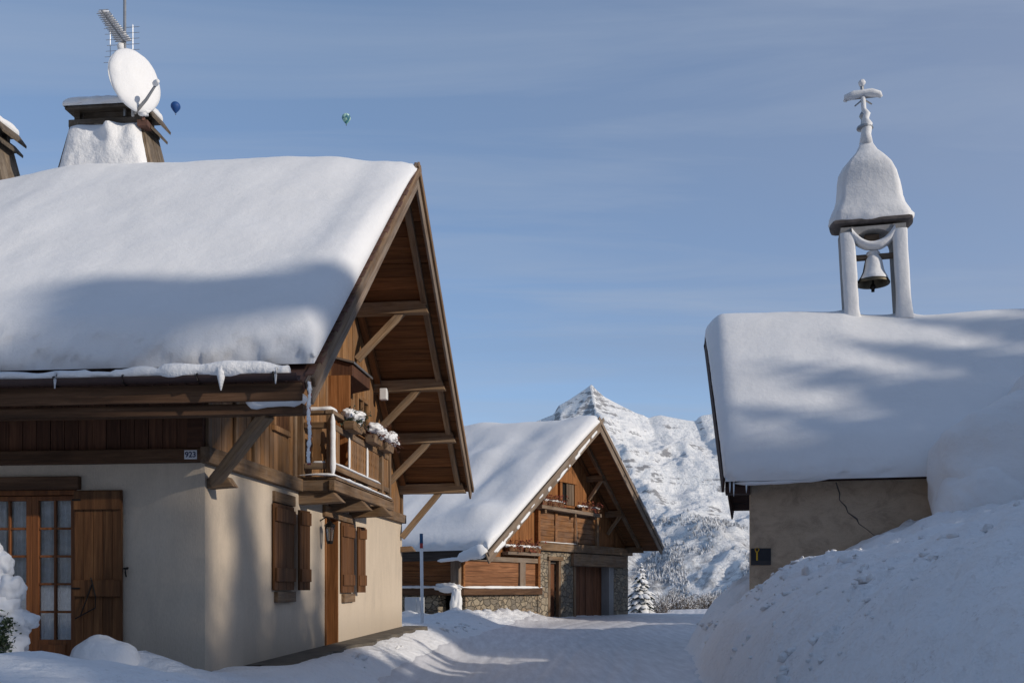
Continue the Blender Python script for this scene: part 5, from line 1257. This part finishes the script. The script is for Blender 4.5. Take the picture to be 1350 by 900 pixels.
# conifers
def conifer(x, y, z, h, r, seed, label, snow=1.0, dens=1.0, name='spruce', group=None, base=.08, cat='tree', fat=.8, keep=1.0):
    r_ = random.Random(seed); o = empty(name, (x, y, z), 0, label, cat, group)
    mb = MB(); mb.tube([(0, 0, -.4), (.02, 0, h * .5), (0, 0, h * .97)], [h * (.022 if base < .5 else .009), h * (.014 if base < .5 else .007), .012], 8); mb.build('trunk', M['bark'], o, True)
    cr = MB(); sn = MB(); nW = int(h * 2.6 * dens) + 8
    for i in range(nW):
        t = (i + r_.random() * .6) / nW; zz = lerp(h * base, h * .98, t ** .9); rr = r * (1 - t) ** .85 * r_.uniform(.8, 1.1) + .06
        nb = max(4, int(9 * (1 - t) + 4)); a0 = r_.random() * 6.28
        for b in range(nb):
            if r_.random() > keep: continue
            a = a0 + 6.283 * b / nb + r_.uniform(-.25, .25); L = rr * r_.uniform(.65, 1.12); dr = r_.uniform(.25, .5) * L; ca, sa = math.cos(a), math.sin(a)
            wd = L * r_.uniform(.16, .26)
            P = []
            for k in range(5):
                q = k / 4; P.append(Vector((ca * L * q, sa * L * q, zz + .12 * L * math.sin(q * 2.0) - dr * q * q)))
            side = Vector((-sa, ca, 0))
            for k in range(4):
                w0 = wd * (.5 + 1.2 * (k / 4) * (1 - k / 4) * 2) * (1 if k < 4 else .1); w1 = wd * (.5 + 2.4 * ((k + 1) / 4) * (1 - (k + 1) / 4)) * (.25 if k == 3 else 1)
                A, B = P[k], P[k + 1]; dn = Vector((0, 0, -.35 * wd))
                cr.add([A, A + side * w0 + dn, B + side * w1 + dn, B], [(0, 1, 2, 3)]); cr.add([A, B, B - side * w1 + dn, A - side * w0 + dn], [(0, 1, 2, 3)])
                for q in range(3):
                    s = r_.choice((-1, 1)); c = A.lerp(B, r_.random()); e = c + side * s * wd * r_.uniform(.8, 1.7) + (B - A) * r_.uniform(.3, .9) + Vector((0, 0, -r_.uniform(.1, .5) * wd)); f_ = (B - A).normalized() * wd * .3
                    cr.add([c, c + f_, e], [(0, 1, 2)])
            if r_.random() < snow:
                ws = wd * fat; vs = []
                for k in range(5):
                    q = k / 4; th = (.05 + .06 * L) * (math.sin(math.pi * min(q + .15, 1)) + .15) * r_.uniform(.7, 1.2); w_ = ws * (.5 + 2.0 * q * (1 - q)); c = P[k]
                    vs += [c + side * w_ + Vector((0, 0, -.2 * wd)), c + side * w_ * .6 + Vector((0, 0, th * .8)), c + Vector((0, 0, th)), c - side * w_ * .6 + Vector((0, 0, th * .8)), c - side * w_ + Vector((0, 0, -.2 * wd))]
                fs = [(k * 5 + j, k * 5 + j + 1, (k + 1) * 5 + j + 1, (k + 1) * 5 + j) for k in range(4) for j in range(4)]
                sn.add(vs, fs)
    cr.build('crown', M['leaf_dark'], o); sn.build('snow_load', M['snow'], o, True)
    return o
# beside the barn
x = (845 - CX) / F * 54; zb = zbase(54) - .3; conifer(x, 54, zb, CZ + (HY - 738) / F * 54 - zb, .95, 44, 'small snow laden spruce standing just beyond the right barn wall', 1.0, .8, 'snowy_spruce', None, .08, 'tree', 1.35)
def shrub(px, Y, top, w_, seed, label):
    r_ = random.Random(seed); x = (px - CX) / F * Y; zb = ground(x, Y, False) - .2; H = CZ + (HY - top) / F * Y - zb
    o = empty('bare_shrub', (x, Y, zb), 0, label, 'shrub', 'bare frosted shrubs beyond the lane'); tw_ = MB(); fr = MB()
    for k in range(70):
        b = Vector((r_.uniform(-w_, w_) * .5, r_.uniform(-w_, w_) * .5, 0)); e = Vector((b.x + r_.uniform(-.5, .5) * w_, b.y + r_.uniform(-.5, .5) * w_, H * r_.uniform(.55, 1.0)))
        m_ = b.lerp(e, .55) + Vector((r_.uniform(-.1, .1), r_.uniform(-.1, .1), 0)); tw_.tube([b, m_, e], [.02, .013, .006], 4, cap=False)
        for q in range(9):
            s = m_.lerp(e, r_.random()) if r_.random() < .7 else b.lerp(m_, r_.uniform(.3, 1)); d = s + Vector((r_.uniform(-.3, .3), r_.uniform(-.3, .3), r_.uniform(.02, .32))) ; tw_.tube([s, d], [.007, .004], 3, cap=False)
            if r_.random() < .5: fr.tube([s.lerp(d, .4) + Vector((0, 0, .012)), d + Vector((0, 0, .012))], [.014, .01], 4)
    tw_.build('twigs', M['twig'], o); fr.build('frost', M['snow'], o)
for i, (px, Y, top, w_, lab) in enumerate(((868, 59, 786, 1.2, 'bare frosted shrub nearest the snowy spruce'), (886, 65, 779, 1.4, 'bare frosted shrub second in line from the spruce'), (903, 62, 788, 1.3, 'low bare frosted shrub in the middle of the gap'), (920, 67, 782, 1.5, 'wide bare frosted shrub near the far snow bank'), (938, 63, 784, 1.3, 'bare frosted shrub half hidden by the far snow bank'))):
    shrub(px, Y, top, w_, 80 + i, lab)
# snow covered bush by the glazed door
def bush():
    Y = 10.4; x0 = (6 - CX) / F * Y; zb = ground(x0, Y, False) - .1; r_ = random.Random(12)
    o = empty('snowy_bush', (x0, Y, zb), 0, 'small evergreen bush buried in lumps of snow before the glazed door', 'bush')
    H = CZ + (HY - 722) / F * Y - zb
    mb = MB(); mb.tube([(0, 0, -.1), (0, 0, H * .9)], [.03, .01], 6); mb.build('stem', M['bark'], o)
    mb = MB()
    spec = [(-.1, 0, .2, .3, .25), (.14, -.06, .2, .2, .22), (.24, 0, .14, .13, .16), (.02, -.05, .42, .24, .16), (-.18, 0, .5, .25, .22), (.1, 0, .58, .2, .15), (.24, .0, .60, .12, .09), (-.06, -.04, .72, .22, .16), (.06, 0, .86, .15, .16), (-.12, 0, .92, .18, .15), (-.02, 0, 1.06, .11, .15), (-.1, 0, 1.18, .07, .1)]
    for k, (a, b, c, rr, rz) in enumerate(spec): mb.blob((a, b, c * H / 1.2), (rr, rr, rz), 4, .3, 1.5, k)
    mb.build('snow_load', M['snow'], o, True)
    mb = MB()
    for cl in [(.12, -.3, .50), (.17, -.27, .57), (.08, -.31, .44), (.03, -.3, .38), (.14, -.27, .40)]:
        for k in range(170):
            d = Vector((r_.gauss(0, .038), r_.gauss(0, .03), r_.gauss(0, .036))); c = Vector(cl) + d; c.z *= H / 1.2; a = Vector((r_.uniform(-1, 1), r_.uniform(-1, .2), r_.uniform(-.6, 1))) * .035; b = Vector((r_.uniform(-1, 1), r_.uniform(-1, 1), r_.uniform(-1, 1))) * .012
            mb.add([c, c + a + b, c + a * 1.4, c + a - b], [(0, 1, 2, 3)])
    mb.build('foliage', M['leaf'], o)
bush()
def mound(px, Y, top, hw, label):
    x = (px - CX) / F * Y; zb = ground(x, Y, False); H = CZ + (HY - top) / F * Y - zb
    mb = MB(); vs_, fs_ = ICO[5]
    mb.add([(v.x * hw * (1 + .12 * fbm(v.x * 1.4, v.y * 1.4, v.z + 3, 3)) + .1 * hw * max(v.z, 0) * 0, v.y * hw * .8, (H * v.z if v.z > 0 else .25 * v.z) * (1 + .15 * fbm(v.x * 1.4, v.y * 1.4, 9, 3))) for v in vs_], fs_)
    o = mb.build('snow_mound', M['snow_rough'], None, True, loc=(x, Y, zb)); tag(o, label, 'snow mound')
mound(138, 11.0, 838, .40, 'rounded heap of snow in front of the open door shutter')
# balloons
def balloon(px, py, Y, wpx, mat, label, group):
    x = (px - CX) / F * Y; z = CZ + (HY - py) / F * Y; r = wpx / F * Y / 2
    o = empty('hot_air_balloon', (x, Y, z - 1.55 * r), 0, label, 'hot air balloon', group)
    mb = MB(); prof = []
    for k in range(15):
        a = math.pi * k / 14; prof.append((max(.02, r * math.sin(a)), 1.62 * r + r * .98 * math.cos(a)) if k < 9 else None)
    prof = [p for p in prof if p] + [(r * .72, r * .95), (r * .45, r * .6), (r * .2, r * .3), (r * .16, r * .24)]
    mb.lathe(prof, 32, (0, 0, 0)); mb.build('envelope', mat, o, True)
    mb = MB(); mb.box(-.09 * r, .09 * r, -.09 * r, .09 * r, -.12 * r, .02 * r); mb.build('basket', M['basket'], o, bevel=.02 * r)
    mb = MB()
    for sx_ in (-1, 1):
        for sy_ in (-1, 1): mb.tube([(sx_ * .085 * r, sy_ * .085 * r, 0), (sx_ * .13 * r, sy_ * .13 * r, .26 * r)], .008 * r, 4)
    mb.build('ropes', M['iron'], o)
balloon(231.5, 141, 1900, 12.5, M['balloon_blue'], 'distant plain dark blue hot air balloon beside the snowy dish', None)
balloon(456.5, 156, 2100, 11.5, M['balloon_green'], 'distant green patterned hot air balloon high over the chalet roof', None)
# unseen trees added outside the picture for the shade they cast on lane and buildings
SH = [(14.0, 5.0, 5.6, 2.1), (15.4, 5.6, 6.0, 2.2), (14.6, 6.6, 5.4, 2.2), (15.8, 7.6, 5.0, 2.1), (14.4, 8.8, 4.4, 2.0), (15.6, 10.2, 4.2, 2.0), (14.6, 11.6, 4.4, 2.0), (15.0, 35.2, -7.2, 3.0), (15.2, 36.8, -9.3, 3.4), (15.3, 38.4, -11.2, 3.6), (15.6, 40.2, -11.8, 3.7), (16.4, 42.6, -11.5, 3.5), (14.2, 37.8, -9.0, 3.0), (17.0, 38.6, -11.0, 3.2), (14.6, 40.6, -10.2, 3.2), (18.0, 41.0, -11.6, 3.4)]
rs_ = random.Random(9)
for k in range(13):   # far row that shades the chapel
    q = k * .72 - .2; x = 42.5 + 1.1 * (k % 4); SH.append((x, q + .1 * rs_.random(), -(23.0 + .12 * q + .416 * (x - 44) + rs_.uniform(-.3, .3)), 3.9))
SH += [(45.5 + 1.1 * (k % 3), -22.5 + 1.15 * k, -(25.2 + .416 * 1.1 * (k % 3) + rs_.uniform(-.35, .35) - (1.5 if k > 9 else 0)), 4.6) for k in range(11)]
SH += [(15.0, 9.5, 4.0, 2.1), (14.9, 7.8, 4.6, 2.1), (15.3, 11.0, 4.0, 2.1), (15.4, 12.5, 3.4, 1.9), (13.6, 10.2, 3.3, 1.8)]
SH += [(43.2, -1.0, -21.6, 3.6), (44.6, -1.5, -21.5, 3.4), (42.4, .3, -22.2, 3.8)]
for i, (x, y, h, r) in enumerate(SH):
    z = ground(x, y, False) - .1; h = h if h > 0 else -h - z
    conifer(x, y, z, h, r, 100 + i, 'unseen dark spruce dusted with snow, added right of the lane for its shade', .6, 1.2, 'spruce', 'spruces added for shade beyond the picture', .03)
for i, (x, y, h, r) in enumerate([(40.0, -14.7, 20.7, 1.7), (40.4, -12.9, 21.5, 1.8), (40.2, -11.2, 20.3, 1.4)]):  # bare-trunk pines added out of view to lay a shadow band on the chalet roof
    conifer(x, y, ground(x, y, False) - .1, h, r, 160 + i, 'unseen tall pine added right of the lane, its high crown shaped to shade the roof', .5, .42, 'pine', 'pines added beyond the picture to shade the chalet roof', .915, 'tree', .8, .3)

# loose lumps thrown up by the plough, one scattered mass
mb = MB(); rc_ = random.Random(77); n_ = 0
while n_ < 330:
    Y = rc_.uniform(9, 31)
    if rc_.random() < .72: X = interp(ROADR, Y) + .1 + abs(rc_.gauss(0, 1.3)); lim = 5
    else: Y = rc_.uniform(15, 33); X = interp(ROADL, Y) - .1 - abs(rc_.gauss(0, .7)); lim = 9
    u_, v_ = to_local(FA, X, Y)
    if X > 10 or (-.3 < v_ < 12 and u_ < .8) or fbm(X * .7, Y * .7, 31, 2) < -.02: continue
    n_ += 1; s_ = .022 + .055 * rc_.random() ** 3
    if rc_.random() < .03: s_ *= 1.8
    mb.blob((X, Y, ground(X, Y) + s_ * .25), (s_ * rc_.uniform(.8, 1.5), s_ * rc_.uniform(.8, 1.4), s_ * rc_.uniform(.6, 1.0)), 2, .75, 1.9, n_ * .37)
tag(mb.build('snow_lumps', M['snow_rough'], None, True), 'loose lumps of ploughed snow strewn over the banks of the lane', None, kind='stuff')
